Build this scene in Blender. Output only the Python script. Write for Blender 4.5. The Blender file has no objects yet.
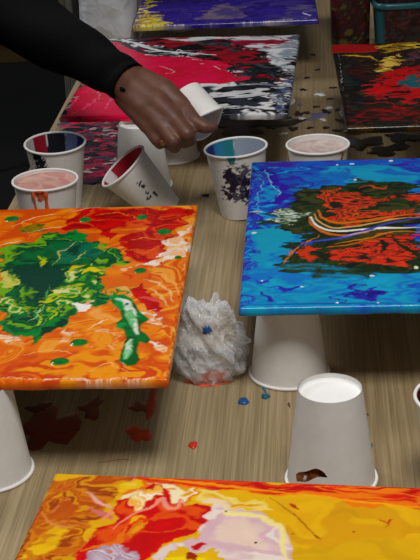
import bpy, bmesh, math, random
import numpy as np
from mathutils import Vector, Matrix

random.seed(4)
scene = bpy.context.scene
COL = scene.collection
scene.view_settings.view_transform = 'Standard'
scene.view_settings.look = 'None'

# ------------------------------------------------------------------ helpers
def lin(c):
    r = []
    for v in c[:3]:
        v = v / 255.0
        r.append(v / 12.92 if v <= 0.04045 else ((v + 0.055) / 1.055) ** 2.4)
    return tuple(r)

def empty(name, label, cat, loc=(0, 0, 0), rotz=0.0, group=None):
    o = bpy.data.objects.new(name, None)
    o.empty_display_size = 0.02
    COL.objects.link(o)
    o.location = loc
    o.rotation_euler = (0, 0, rotz)
    tag(o, label, cat, group)
    return o

def tag(o, label=None, cat=None, group=None, kind=None):
    if label: o['label'] = label
    if cat: o['category'] = cat
    if group: o['group'] = group
    if kind: o['kind'] = kind
    return o

def link(name, me, mat, parent=None, smooth=True):
    o = bpy.data.objects.new(name, me)
    COL.objects.link(o)
    if mat is not None and len(me.materials) == 0: me.materials.append(mat)
    if parent is not None: o.parent = parent
    if smooth is not None:
        me.polygons.foreach_set('use_smooth', [smooth] * len(me.polygons))
    return o

def from_bm(name, bm, mat, parent=None, smooth=True):
    bmesh.ops.recalc_face_normals(bm, faces=bm.faces)
    me = bpy.data.meshes.new(name)
    bm.to_mesh(me); bm.free()
    return link(name, me, mat, parent, smooth)

def pydata(name, v, f, mat, parent=None, smooth=True):
    me = bpy.data.meshes.new(name)
    me.from_pydata([tuple(map(float, p)) for p in v], [], f)
    me.update()
    return link(name, me, mat, parent, smooth)

def box_bm(bm, x0, x1, y0, y1, z0, z1, bevel=0.0):
    vs = [bm.verts.new((x, y, z)) for x in (x0, x1) for y in (y0, y1) for z in (z0, z1)]
    fs = [(0, 1, 3, 2), (4, 6, 7, 5), (0, 4, 5, 1), (2, 3, 7, 6), (0, 2, 6, 4), (1, 5, 7, 3)]
    faces = [bm.faces.new([vs[i] for i in f]) for f in fs]
    if bevel:
        es = list({e for f in faces for e in f.edges})
        bmesh.ops.bevel(bm, geom=es, offset=bevel, segments=2, affect='EDGES', profile=0.6)

def set_col(me, cols):
    a = me.color_attributes.new('Col', 'FLOAT_COLOR', 'POINT')
    c = np.ones((len(me.vertices), 4), np.float32)
    c[:, :3] = cols
    a.data.foreach_set('color', c.ravel())

# ------------------------------------------------------------------ noise
def _h(ix, iy, s):
    n = (ix * 374761393 + iy * 668265263 + s * 1442695041) & 0xFFFFFFFF
    n = ((n ^ (n >> 13)) * 1274126177) & 0xFFFFFFFF
    n = ((n ^ (n >> 15)) * 2246822519) & 0xFFFFFFFF
    return ((n ^ (n >> 16)) & 0xFFFFFF) / float(0xFFFFFF)

def vn(x, y, s):
    ix = np.floor(x).astype(np.int64); iy = np.floor(y).astype(np.int64)
    fx = x - ix; fy = y - iy
    fx = fx * fx * fx * (fx * (fx * 6 - 15) + 10); fy = fy * fy * fy * (fy * (fy * 6 - 15) + 10)
    a = _h(ix, iy, s); b = _h(ix + 1, iy, s); c = _h(ix, iy + 1, s); d = _h(ix + 1, iy + 1, s)
    return (a + (b - a) * fx) * (1 - fy) + (c + (d - c) * fx) * fy

def fbm(x, y, s, octv=4):
    t = 0; a = 0.5; n = 0
    for o in range(octv):
        t = t + a * vn(x * 2 ** o + 17.3 * o, y * 2 ** o - 9.1 * o, s + o); n += a; a *= 0.55
    return t / n

def ss(t):
    t = np.clip(t, 0, 1)
    return t * t * (3 - 2 * t)

# ------------------------------------------------------------------ poured paint
def fill_color(fill, x, y, sd=None):
    if not isinstance(fill[0], str):
        return np.tile(np.array(lin(fill)), (len(x), 1))
    _, cols, su, sv, seed, reps, sharp = fill
    pal = np.array([lin(c) for c in cols])
    u = x / (su * 1.35); v = y / (sv * 1.35); reps = reps * 0.8; sharp = min(sharp, 0.9) * 0.55
    w1 = fbm(u + 5.2, v + 1.3, seed * 7 + 1, 3) - 0.5; w2 = fbm(u - 3.7, v + 8.1, seed * 7 + 2, 3) - 0.5
    w3 = fbm(u * 1.6 + 3.4 * w1 + 1.7, v * 1.6 + 3.4 * w2 + 9.2, seed * 7 + 3, 2) - 0.5
    t = fbm(u * 0.8 + 3.0 * w1 + 1.0 * w3, v * 0.8 + 3.0 * w2 + 1.8 * w3, seed * 7 + 4, 2)
    t = np.clip((t - 0.5) * 1.7 + 0.5, 0, 1)
    if sd is not None: t = t + 0.30 * np.clip(sd / 28.0, 0, 1)
    t = t * len(pal) * reps
    i = np.floor(t).astype(int); f = t - i
    k = np.clip((f - sharp * 0.5) / (1 - sharp), 0, 1); k = ss(k)
    n = len(pal)
    return pal[i % n] * (1 - k[:, None]) + pal[(i + 1) % n] * k[:, None]

def poly_sd(px, py, pts):
    d = np.full(px.shape, 1e9); ins = np.zeros(px.shape, bool)
    n = len(pts)
    for i in range(n):
        ax, ay = pts[i]; bx, by = pts[(i + 1) % n]
        ex, ey = bx - ax, by - ay
        t = np.clip(((px - ax) * ex + (py - ay) * ey) / (ex * ex + ey * ey + 1e-9), 0, 1)
        d = np.minimum(d, (px - ax - t * ex) ** 2 + (py - ay - t * ey) ** 2)
        if ay != by:
            c = ((ay > py) != (by > py)) & (px < (bx - ax) * (py - ay) / (by - ay) + ax)
            ins ^= c
    d = np.sqrt(d)
    return np.where(ins, d, -d)

def smooth_line(pts, n=6):
    P = [np.array(p, float) for p in pts]
    P = [2 * P[0] - P[1]] + P + [2 * P[-1] - P[-2]]
    out = []
    for i in range(1, len(P) - 2):
        for k in range(n):
            t = k / n
            out.append(0.5 * (2 * P[i] + (P[i + 1] - P[i - 1]) * t + (2 * P[i - 1] - 5 * P[i] + 4 * P[i + 1] - P[i + 2]) * t * t
                              + (3 * P[i] - P[i - 1] - 3 * P[i + 1] + P[i + 2]) * t ** 3))
    out.append(P[-2])
    return out

def line_sd(px, py, pts, width):
    L = smooth_line(pts); n = len(L)
    best = np.full(px.shape, -1e9)
    for i in range(n - 1):
        ax, ay = L[i]; bx, by = L[i + 1]
        ex, ey = bx - ax, by - ay
        t = np.clip(((px - ax) * ex + (py - ay) * ey) / (ex * ex + ey * ey + 1e-9), 0, 1)
        d = np.sqrt((px - ax - t * ex) ** 2 + (py - ay - t * ey) ** 2)
        s = (i + t) / (n - 1)
        w = 0.5 * width * (0.25 + 0.75 * np.sin(np.pi * np.clip(s, 0.04, 0.96)))
        best = np.maximum(best, w - d)
    return best

def paint(layers, x, y, flow=1.0):
    """x, y in mm on the panel -> linear colours and thickness in mm"""
    col = fill_color(layers[0][1], x, y); hgt = 0.25 * fbm(x / 18, y / 18, 99)
    for j, L in enumerate(layers[1:]):
        if L[0] == 'e':
            _, cx, cy, rx, ry, fill, h = L
            q = ((x - cx) / rx) ** 2 + ((y - cy) / ry) ** 2
            a = ss((1.25 - q) / 0.4); hh = h * np.sqrt(np.clip(1.15 - q, 0, 1))
            c = fill_color(fill, x, y)
            c = c * (0.75 + 0.5 * vn(x / 4, y / 4, j))[:, None]
        else:
            if L[0] == 'p': _, pts, fill, soft, wa, wsc, h = L
            else: _, pts, width, fill, soft, wa, wsc, h = L
            kk = 4.2 if L[0] == 'p' else 2.6
            fl_ = flow if L[0] == 'p' else 1.0
            fx, fy = x / (wsc * fl_), y / (wsc / fl_ ** 0.6)
            wx = x + wa * kk * fl_ * (fbm(fx, fy, 200 + 3 * j) - 0.5); wy = y + wa * kk / fl_ ** 0.3 * (fbm(fx + 31, fy + 7, 201 + 3 * j) - 0.5)
            m = soft + 2 * wa * flow + 3
            xs = [p[0] for p in pts]; ys = [p[1] for p in pts]
            ex = m + (width if L[0] == 's' else 0) + 4
            sel = (x > min(xs) - ex) & (x < max(xs) + ex) & (y > min(ys) - ex) & (y < max(ys) + ex)
            a = np.zeros(x.shape); hh = np.zeros(x.shape)
            if not sel.any(): continue
            sd = poly_sd(wx[sel], wy[sel], pts) if L[0] == 'p' else line_sd(wx[sel], wy[sel], pts, width)
            a[sel] = ss(sd / soft + 0.5)
            hh[sel] = h * ss(sd / max(3.0, soft) + 0.3)
            c = np.zeros(col.shape)
            c[sel] = fill_color(fill, 0.4 * x[sel] + 0.6 * wx[sel], 0.4 * y[sel] + 0.6 * wy[sel], sd)
        col = col * (1 - a[:, None]) + c * a[:, None]
        hgt = hgt + hh
    # wet acrylic: deepen the pigments
    l = col @ np.array([0.25, 0.6, 0.15])
    col = np.clip(l[:, None] + (col - l[:, None]) * 1.16, 0.002, 1)
    return col, hgt

PAINT = {
 'O': [
  ('base',('m',[(224,112,14),(238,142,46),(216,94,10),(242,164,84),(230,120,22),(212,88,8),(236,136,36)],70,60,1,1.4,0.6)),
  ('p',[(217.9,105.1),(244.7,154.5),(268.7,98.5),(267.8,55.7),(251.7,35.8),(237.8,56.9),(237.7,86.7)],('m',[(244,170,100),(234,136,44),(246,190,134),(228,116,26),(240,156,74)],44,34,11,2,0.6),9,10,30,0),
  ('p',[(164.8,26.9),(196.5,58.5),(262.2,55.9),(318.0,29.3),(320.7,-4.1),(169.6,1.1)],('m',[(216,92,8),(228,116,18),(206,78,6),(240,156,70)],70,40,12,1.3,0.6),8,10,30,0),
  ('p',[(172.0,380.9),(175.4,422.0),(188.0,440.8),(276.5,434.9),(312.2,422.7),(314.2,375.1),(306.5,357.3),(298.0,336.9),(292.0,302.5),(291.0,263.7),(269.4,267.6),(254.3,290.5),(239.0,331.6),(244.5,352.0),(267.5,356.6),(272.9,371.5),(247.6,376.2),(229.2,359.0),(222.7,338.4),(208.8,360.2),(190.2,364.4)],('m',[(196,26,14),(150,12,10),(208,44,16),(170,16,12),(222,84,30)],60,40,3,1.3,0.6),2,9,28,0.2),
  ('p',[(288.9,288.6),(292.2,313.9),(303.3,339.5),(312.2,372.1),(317.0,301.1),(311.4,273.5),(294.3,274.4)],('m',[(246,234,218),(244,190,140),(250,244,236),(236,150,80)],40,30,9,1.4,0.6),2,8,22,0.4),
  ('p',[(247.4,255.3),(269.2,270.3),(298.2,279.7),(307.5,268.2),(281.3,253.5),(259.2,244.0)],('m',[(246,234,218),(244,190,140),(250,244,236),(236,150,80)],40,30,9,1.4,0.6),2,8,20,0.3),
  ('p',[(257.9,236.1),(280.4,264.3),(291.9,252.9),(284.2,221.8),(266.6,212.4)],('m',[(196,50,16),(226,110,30)],40,30,13,1.0,0.6),3,8,25,0),
  ('p',[(121.6,374.8),(137.3,383.1),(154.9,388.2),(151.4,366.8),(129.5,362.0)],('m',[(90,100,40),(150,120,40),(60,90,40)],30,20,14,1.0,0.6),2,5,15,0.3),
  ('p',[(112.0,309.9),(121.0,321.0),(135.8,331.8),(149.4,336.9),(150.1,360.8),(158.3,366.4),(174.2,350.3),(180.7,368.1),(193.3,358.2),(209.2,339.2),(224.8,320.7),(233.1,305.9),(243.8,288.3),(253.4,268.5),(247.1,258.0),(232.3,266.9),(230.0,250.8),(229.1,224.6),(240.8,196.0),(251.2,203.0),(255.2,185.4),(243.6,164.1),(232.8,155.0),(222.0,146.1),(218.0,132.3),(214.7,114.2),(206.3,105.6),(198.3,94.9),(191.1,79.9),(184.9,71.6),(176.2,89.2),(165.0,98.4),(155.6,107.7),(150.2,126.1),(150.8,144.6),(140.1,159.3)],('m',[(8,74,44),(14,104,54),(6,58,42),(34,132,58),(10,90,50),(120,172,60)],50,40,5,1.6,0.6),1.5,8,20,0.5),
  ('p',[(134.9,255.9),(166.8,276.0),(191.4,247.6),(191.0,201.0),(184.8,162.0),(172.1,172.2),(153.8,207.9)],(6,62,46),5,8,25,0.5),
  ('p',[(176.7,303.4),(180.5,338.0),(211.9,318.6),(224.2,289.4),(204.7,273.9),(187.4,274.8)],('m',[(10,84,56),(16,110,80),(6,60,44)],40,30,15,1.0,0.6),4,8,20,0.5),
  ('p',[(189.7,176.3),(190.9,208.6),(203.5,244.3),(221.6,267.5),(232.1,250.7),(230.0,216.8),(218.1,174.9),(205.7,149.2),(195.0,128.7),(183.4,115.5),(184.1,147.8)],('m',[(18,110,50),(196,204,66),(28,132,54),(226,226,150),(90,160,60),(12,90,44)],26,30,7,2,0.6),2,8,20,0.6),
  ('p',[(123.5,248.5),(134.3,253.2),(146.0,228.8),(148.1,210.7),(138.0,203.6),(131.3,206.5)],('m',[(196,196,84),(140,170,60),(214,208,120)],20,20,16,1.0,0.6),2,5,15,0.4),
  ('p',[(136.5,178.8),(149.9,183.1),(167.6,162.8),(169.6,139.1),(152.8,144.5)],('m',[(18,110,50),(196,204,66),(28,132,54),(226,226,150),(90,160,60),(12,90,44)],26,30,7,2,0.6),3,6,20,0.5),
  ('s',[(122.2,278.4),(130.1,294.7),(139.2,305.5)],5,(120,166,60),2,4,15,0.4),
  ('s',[(156.5,293.2),(165.8,276.0),(166.2,259.6)],5,(190,196,60),2,5,10,0.4),
  ('s',[(194.8,331.2),(184.7,308.6),(174.5,303.5),(181.5,286.2),(178.3,264.4)],2,(200,190,110),0.8,4,12,0.4),
  ('s',[(209.7,301.5),(203.2,285.0),(196.1,274.3)],2,(170,190,110),0.8,4,12,0.4),
  ('s',[(194.3,242.1),(200.5,257.8),(210.5,262.6)],8,(214,196,44),2,5,12,0.4),
  ('s',[(214.1,235.8),(220.5,251.3),(227.5,245.6)],10,(222,206,50),2,5,12,0.4),
  ('s',[(177.4,176.9),(184.0,186.4),(184.3,211.5)],2,(90,150,90),0.8,4,12,0.4),
  ('s',[(174.0,125.0),(180.4,133.9),(183.8,162.0)],2,(160,190,150),0.8,4,12,0.4),
  ('p',[(150.9,101.2),(164.2,91.9),(181.5,80.3),(183.3,69.5),(168.9,76.5),(154.2,83.6)],('m',[(246,234,218),(244,190,140),(250,244,236),(236,150,80)],40,30,9,1.4,0.6),2,4,15,0.4),
  ('p',[(205.2,75.1),(209.2,98.8),(217.0,111.8),(217.9,91.9),(212.1,79.1)],('m',[(246,234,218),(244,190,140),(250,244,236),(236,150,80)],40,30,9,1.4,0.6),2,5,15,0.4),
  ('p',[(216.4,158.1),(226.9,169.7),(236.4,174.1),(230.8,155.1),(221.7,148.4)],('m',[(246,234,218),(244,190,140),(250,244,236),(236,150,80)],40,30,9,1.4,0.6),2,5,15,0.3),
  ('p',[(244.1,193.4),(250.9,205.6),(261.2,205.1),(268.7,212.3),(271.2,187.1),(258.6,173.0),(247.9,178.4)],('m',[(236,180,110),(30,120,50),(240,150,60),(210,60,30)],25,25,17,2,0.6),2,7,15,0.4),
  ('p',[(269.9,179.8),(272.5,204.5),(276.9,211.9),(286.0,191.3),(295.2,166.4),(305.0,144.6),(301.8,135.5),(289.2,145.4),(279.4,164.8)],('m',[(206,30,34),(180,18,24),(226,90,80)],40,25,18,1.0,0.6),2,4,15,0.4),
  ('p',[(279.8,141.1),(291.4,142.9),(305.7,123.8),(305.3,105.8),(293.9,115.3),(285.0,127.0)],('m',[(246,234,218),(244,190,140),(250,244,236),(236,150,80)],40,30,9,1.4,0.6),2,5,15,0.4),
  ('p',[(294.8,84.4),(305.0,75.3),(313.0,58.1),(314.9,45.6),(306.6,56.3)],('m',[(246,234,218),(244,190,140),(250,244,236),(236,150,80)],40,30,9,1.4,0.6),2,4,15,0.4),
  ('s',[(172.5,425.4),(187.7,434.3),(206.2,436.3)],1.6,(250,226,190),0.8,4,14,0.2),
  ('s',[(109.5,384.8),(123.6,396.5),(139.1,414.7),(161.7,419.7)],1.6,(250,214,160),0.8,4,14,0.2),
  ('s',[(136.4,361.6),(156.8,375.7),(172.0,380.9)],1.4,(250,220,170),0.8,4,14,0.2),
  ('s',[(237.3,104.3),(244.8,121.9),(251.5,130.8)],1.8,(250,224,190),0.8,4,14,0.2),
  ('s',[(179.0,50.8),(205.2,62.3),(230.9,53.0)],1.4,(250,200,140),0.8,5,14,0.2),
  ('s',[(243.2,16.1),(264.6,35.3),(283.2,14.7)],1.4,(250,200,140),0.8,5,14,0.2),
  ('s',[(109.3,324.5),(118.9,332.8),(130.9,340.9)],2,(250,230,200),0.8,3,14,0.3),
  ('s',[(256.4,333.5),(273.6,338.3),(291.9,331.3)],1.6,(240,150,90),0.8,5,14,0.2),
  ('s',[(204.8,410.4),(232.0,415.0),(269.2,387.3)],1.4,(230,110,60),0.8,5,14,0.2),
  ('s',[(252.8,304.7),(271.3,292.4),(284.5,314.3)],1.4,(236,130,80),0.8,5,14,0.2),
  ('s',[(286.1,201.3),(298.0,180.9),(308.0,156.3)],4,(244,190,130),2,4,12,0.2),
  ('s',[(275.9,222.2),(290.9,216.3),(304.9,195.4),(313.2,165.6)],3,(246,200,150),2,4,12,0.2),
  ('s',[(282.3,242.8),(299.9,231.3),(312.2,205.0),(318.8,170.2)],3,(244,180,110),2,4,12,0.2),
  ('p',[(245.6,180.9),(261.3,185.1),(270.7,172.4),(277.8,150.6),(283.7,140.9),(292.1,124.4),(285.2,115.7),(287.6,99.9),(299.0,79.9),(294.1,71.5),(286.2,76.1),(286.9,59.2),(291.7,38.4),(290.2,26.3),(282.2,24.6),(271.9,35.0),(272.6,53.5),(274.4,80.9),(270.1,102.9),(262.9,107.6),(259.7,119.0),(265.5,127.9),(261.7,144.3),(252.6,163.6)],('m',[(16,112,48),(10,92,40),(40,150,74)],40,40,19,1.0,0.6),1.2,1,15,1.2),
  ('s',[(255.6,173.2),(266.7,163.0),(271.9,141.5),(277.6,113.7),(284.7,91.3)],10,('m',[(206,226,200),(236,240,228),(120,190,130)],20,25,20,1.0,0.6),2.5,1.5,12,1.4),
  ('s',[(279.3,78.5),(279.4,59.4),(278.8,38.8)],8,('m',[(150,214,160),(220,236,214),(90,180,110)],20,25,21,1.0,0.6),3,2,12,1.6),
  ('e',267.4,155.8,2.0,2.9,(90,80,90),1.2),
  ('e',108.1,405.4,8.2,8.5,(16,116,52),2),
  ('e',193.8,396.8,6.4,8.3,(16,116,52),2),
  ('e',258.8,400.5,6.4,8.3,(16,116,52),2),
  ('e',287.8,353.9,7.8,9.1,(16,116,52),2),
  ('e',271.7,244.6,6.3,7.0,(16,116,52),2),
  ('e',230.7,75.1,8.1,7.8,(16,116,52),2.5),
  ('e',218.5,36.0,8.4,7.4,(16,116,52),2.5),
  ('e',308.9,279.1,3.7,4.2,(30,110,30),1),
  ('s',[(168.5,7.0),(223.4,3.1),(277.5,1.2),(318.5,1.8)],2.5,('m',[(250,236,214),(232,130,40),(246,220,190),(226,110,30)],12,12,22,2,0.6),1,3,12,0.6),
  ('s',[(318.1,5.6),(318.6,146.4),(316.5,409.5)],2,('m',[(246,190,120),(226,110,20),(200,80,10)],12,30,23,2,0.6),1,2,12,0.4),
 ],
 'B': [
  ('base',('m',[(28,96,186),(36,126,204),(44,66,186),(60,160,214),(30,84,180),(52,40,164)],60,40,31,1.5,0.6)),
  ('p',[(-0.9,431.7),(12.8,430.6),(21.4,370.6),(16.7,252.7),(11.9,177.0),(7.8,94.0),(6.6,4.2),(-1.1,-0.2)],('m',[(48,40,170),(54,32,160),(44,70,186),(52,30,160),(70,140,206),(46,36,164),(40,96,196)],22,50,33,2.4,0.6),3,8,25,0.2),
  ('p',[(2.5,9.1),(7.5,177.2),(24.2,218.0),(55.3,186.2),(51.2,113.1),(79.8,74.7),(105.1,73.5),(181.4,79.9),(175.2,-0.9),(0.8,2.1)],('m',[(22,150,190),(34,164,204),(18,134,190),(28,156,194),(40,120,196)],70,40,35,1.2,0.6),4,9,30,0),
  ('p',[(8.5,183.0),(22.0,218.1),(48.7,204.4),(40.2,163.8),(19.6,125.7),(10.7,142.8)],(30,156,186),4,8,25,0),
  ('p',[(91.5,387.2),(115.3,415.2),(158.4,419.4),(205.9,400.8),(202.3,354.0),(145.7,358.0),(105.3,357.4)],('m',[(24,140,186),(30,156,196),(40,110,190)],60,40,41,1.0,0.6),6,10,30,0),
  ('p',[(5.1,438.9),(60.1,438.5),(209.3,446.1),(207.6,423.2),(121.6,418.5),(60.0,411.8),(13.0,423.0)],('m',[(52,60,176),(40,90,190),(60,40,160)],50,30,42,1.0,0.6),4,6,20,0),
  ('p',[(18.1,415.0),(26.8,414.4),(32.3,369.8),(43.3,347.7),(47.0,312.9),(41.4,286.6),(22.8,291.1),(34.0,320.6),(24.0,356.1)],(50,22,158),2,5,18,0.3),
  ('p',[(14.6,349.7),(26.6,348.9),(37.5,323.8),(27.3,304.2),(16.0,288.3)],(36,140,196),3,4,15,0.2),
  ('s',[(18.2,407.5),(25.2,356.0),(37.5,327.2),(31.8,310.6)],1.6,(150,210,226),0.7,3,10,0.4),
  ('s',[(11.0,400.6),(14.6,349.7),(10.8,308.6),(9.8,256.3)],1.6,(110,180,220),0.7,4,12,0.4),
  ('p',[(48.1,329.9),(59.9,343.0),(83.5,337.9),(107.4,350.2),(137.4,358.6),(172.7,352.6),(201.2,340.0),(181.2,77.4),(160.7,73.2),(130.7,79.9),(105.1,70.9),(84.9,74.5),(64.5,78.1),(49.2,94.5),(36.5,113.9),(43.7,135.4),(55.3,154.4),(59.6,185.9),(39.8,207.9),(26.2,230.1),(16.7,255.8),(25.5,271.3),(42.6,280.0),(48.2,306.1)],('m',[(18,34,12),(36,56,18),(12,22,8),(60,62,24),(24,44,16)],60,40,37,1.4,0.6),2.5,9,24,0.3),
  ('p',[(16.5,262.2),(31.1,277.5),(50.6,272.9),(64.3,252.8),(55.3,216.1),(42.0,216.9),(28.4,233.1)],('m',[(186,204,184),(58,88,56),(232,238,228),(38,60,30),(120,150,120),(30,46,22)],50,16,43,2,0.6),2.5,7,18,0.4),
  ('p',[(44.9,108.1),(63.7,112.5),(90.4,95.1),(112.7,88.6),(124.6,80.2),(109.8,63.0),(79.8,74.7),(61.5,86.0)],('m',[(44,70,52),(26,50,30),(30,120,150),(50,70,40),(24,130,170)],60,16,44,1.8,0.6),5,9,24,0.2),
  ('p',[(79.6,304.0),(87.0,334.1),(102.4,336.5),(118.4,321.6),(142.7,293.1),(199.4,316.0),(193.0,232.2),(161.9,231.0),(121.5,215.1),(101.5,210.3),(89.8,229.3),(87.2,273.8)],('m',[(216,70,18),(206,58,14),(18,24,10),(224,84,24),(196,54,16),(30,34,12),(220,96,40),(24,30,12)],90,22,39,2.4,1.3),1.5,7,20,0.4),
  ('p',[(107.2,339.7),(133.7,355.4),(171.3,349.1),(172.1,324.8),(156.8,298.8),(136.0,296.8),(120.7,321.5)],('m',[(18,34,12),(36,56,18),(12,22,8),(60,62,24),(24,44,16)],60,40,37,1.4,0.6),2,7,18,0.3),
  ('p',[(141.8,273.5),(170.3,294.5),(196.9,282.9),(195.4,263.5),(160.8,249.8),(143.1,254.1)],('m',[(18,34,12),(36,56,18),(12,22,8),(60,62,24),(24,44,16)],60,40,37,1.4,0.6),2,6,18,0.3),
  ('p',[(91.9,283.3),(105.8,288.9),(113.4,275.3),(100.7,266.5)],(18,26,10),1.5,4,12,0.3),
  ('s',[(127.0,334.8),(142.4,337.2),(155.9,325.9),(163.4,335.7)],4,(216,80,26),1.2,5,14,0.4),
  ('p',[(87.0,138.6),(108.4,148.6),(128.4,170.3),(159.1,183.0),(188.9,178.4),(182.1,90.3),(160.5,102.0),(134.1,108.7),(111.6,115.3),(93.0,121.7)],('m',[(214,64,16),(206,56,14),(20,24,10),(220,76,20),(210,60,16),(24,22,10)],80,24,45,2.2,1.3),1.5,8,20,0.4),
  ('s',[(141.2,169.5),(148.8,152.0),(145.8,135.4)],8,(18,28,12),1.2,5,12,0.3),
  ('s',[(158.6,174.3),(167.4,145.3),(177.1,133.6),(181.3,106.2)],8,(22,36,16),1.2,5,12,0.3),
  ('p',[(59.5,137.3),(72.4,156.3),(80.9,150.1),(72.1,128.3),(76.2,111.8),(65.8,123.2)],(206,66,20),2,6,14,0.3),
  ('s',[(40.8,108.3),(53.2,140.5),(66.0,162.3),(79.2,184.8)],4,(196,120,60),1.2,4,12,0.3),
  ('s',[(46.9,124.2),(57.4,145.8),(68.2,173.7)],3,(20,30,10),1.2,4,12,0.3),
  ('s',[(68.7,239.9),(75.2,214.9),(83.7,199.3),(98.8,189.5),(125.0,193.9),(158.5,209.8),(191.8,216.9)],14,(20,22,10),1.5,2,20,0.4),
  ('s',[(80.2,264.6),(86.5,235.7),(101.7,219.4),(126.2,224.0),(162.3,237.2),(193.9,244.6)],6,(202,116,44),1.2,2,20,0.4),
  ('s',[(75.5,252.1),(83.0,223.6),(97.1,207.5),(123.5,211.9),(161.8,227.9),(193.2,235.2)],4,(222,170,116),1.2,2,20,0.4),
  ('s',[(69.8,239.9),(75.1,211.8),(85.8,193.2),(103.0,183.4),(133.6,190.4)],5,(198,110,40),1.2,2,20,0.4),
  ('s',[(72.1,242.9),(77.4,217.8),(88.2,202.0),(105.5,196.5),(130.8,201.0),(152.6,202.7),(171.1,201.5),(190.7,201.9)],6,(246,244,234),1.2,1.5,20,0.5),
  ('s',[(57.4,154.3),(72.5,167.7),(92.0,173.8),(113.8,182.7),(136.1,199.2),(159.0,218.9),(193.0,232.2)],6,(74,78,178),1.5,1.5,20,0.4),
  ('s',[(105.0,177.4),(124.8,188.0),(142.6,198.8)],2.5,(214,170,150),1,1.5,20,0.4),
  ('s',[(98.1,160.5),(126.3,170.4),(157.3,189.0),(189.8,190.0)],4,(198,128,50),1.2,3,20,0.4),
  ('s',[(87.2,149.8),(112.9,156.8),(136.9,169.8)],4,(190,100,40),1.2,3,20,0.4),
  ('p',[(94.4,7.4),(101.0,36.0),(109.4,50.4),(117.9,37.6),(133.9,41.8),(141.8,21.9),(133.2,5.6),(119.9,13.4),(108.5,23.5),(102.4,14.1)],('m',[(42,26,150),(50,50,170),(34,20,130),(40,100,180)],26,26,46,1.6,0.6),1.5,6,14,0.4),
  ('s',[(27.3,46.9),(37.3,48.9),(43.4,38.7),(55.4,43.1),(61.4,50.3)],5,(46,50,170),1.5,5,14,0.3),
  ('s',[(17.5,37.5),(27.8,22.4),(33.9,10.1)],5,(48,40,160),1.5,4,12,0.3),
  ('s',[(12.7,67.8),(21.1,57.2),(30.9,72.0)],4,(54,60,176),1.5,5,12,0.3),
  ('p',[(0.7,4.5),(3.7,33.2),(11.6,32.8),(14.3,8.6),(8.6,1.8)],('m',[(48,40,170),(54,32,160),(44,70,186),(52,30,160),(70,140,206),(46,36,164),(40,96,196)],22,50,33,2.4,0.6),2,5,14,0.3),
  ('s',[(0.6,6.8),(59.3,5.4),(117.6,5.2),(175.5,3.7)],4,(26,96,160),2,2,20,0.2),
  ('e',95.4,7.3,1.3,1.9,(236,244,248),0.5),
  ('e',135.1,5.6,1.3,1.8,(236,244,248),0.5),
  ('e',132.4,72.1,2.6,2.3,(190,220,226),0.5),
  ('e',61.4,47.8,1.8,2.0,(180,214,226),0.5),
  ('e',125.7,363.0,1.9,2.9,(230,236,240),0.5),
  ('e',172.4,429.7,2.7,3.1,(240,244,250),0.5),
  ('e',124.1,422.0,3.0,2.7,(230,240,250),0.5),
  ('e',105.6,419.7,1.5,2.2,(230,240,250),0.5),
  ('e',178.1,90.5,2.2,4.2,(214,230,196),0.6),
  ('e',20.9,64.8,1.2,1.8,(220,235,245),0.5),
  ('e',9.2,197.8,2.7,3.0,(226,236,240),0.5),
 ],
 'R': [
  ('base',('m',[(16,16,20),(224,222,224),(30,32,40),(240,238,238),(20,18,22),(120,124,140),(14,14,16)],110,60,51,2,1.4)),
  ('p',[(0.4,450.8),(220.2,445.3),(319.8,450.2),(314.3,339.9),(263.8,331.5),(225.7,372.4),(158.8,390.8),(90.4,409.6)],('m',[(232,230,232),(20,18,24),(90,90,110),(220,216,220),(140,20,50)],110,44,52,1.2,1.4),3,8,24,0.2),
  ('p',[(103.9,408.5),(197.8,413.8),(263.8,331.5),(310.6,209.9),(290.5,135.0),(238.7,159.8),(213.1,251.2),(158.7,327.4)],('m',[(14,14,16),(34,36,42),(10,10,12),(160,14,44),(20,20,24),(70,74,80)],80,44,53,1.6,1.2),2,9,22,0.3),
  ('p',[(263.1,344.0),(318.2,403.6),(316.7,209.5),(304.0,221.7)],('m',[(226,226,228),(150,160,172),(236,234,234)],40,30,54,1.0,0.6),4,8,24,0.2),
  ('p',[(-1.7,-2.6),(1.9,111.2),(-0.2,390.9),(4.7,423.5),(28.2,401.7),(81.5,327.2),(151.6,303.4),(208.0,275.1),(217.7,233.6),(245.4,170.2),(215.6,150.5),(189.2,146.9),(164.5,127.3),(153.9,91.7),(126.1,14.3),(87.5,-11.9)],('m',[(216,12,74),(208,8,66),(224,20,82),(212,10,70)],60,50,55,1.0,0.6),1.5,7,20,0.3),
  ('s',[(0.2,430.6),(27.2,408.3),(76.5,340.0),(150.3,315.7)],10,(40,40,50),1.5,3,20,0.2),
  ('s',[(23.1,435.3),(55.2,399.4),(101.1,350.7),(191.5,318.7)],9,(238,236,236),1.2,3,20,0.3),
  ('p',[(15.2,442.8),(70.0,438.1),(158.8,390.8),(204.9,348.7),(200.6,324.1),(112.0,368.9),(56.7,412.5)],('m',[(14,12,16),(30,30,36),(150,16,44),(10,10,12)],80,34,56,1.2,1.2),1.5,5,20,0.2),
  ('s',[(109.4,258.8),(135.7,222.2),(124.6,211.6)],2,(236,180,190),0.8,3,12,0.3),
  ('s',[(164.9,70.8),(166.8,106.3),(184.8,131.2)],4,(230,226,226),1,5,12,0.3),
  ('s',[(171.3,266.0),(177.6,265.5)],3,(244,200,206),0.8,1,8,0.3),
  ('s',[(194.4,252.6),(205.8,228.7)],2,(244,200,206),0.8,2,8,0.3),
  ('s',[(5.7,50.1),(8.3,100.4)],1.6,(240,120,150),0.6,5,7,0.4),
  ('s',[(29.7,29.2),(37.0,88.5)],1.6,(240,130,156),0.6,6,7,0.4),
  ('s',[(22.1,141.6),(39.6,108.9),(42.1,58.0)],1.4,(244,150,170),0.6,5,7,0.4),
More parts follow.
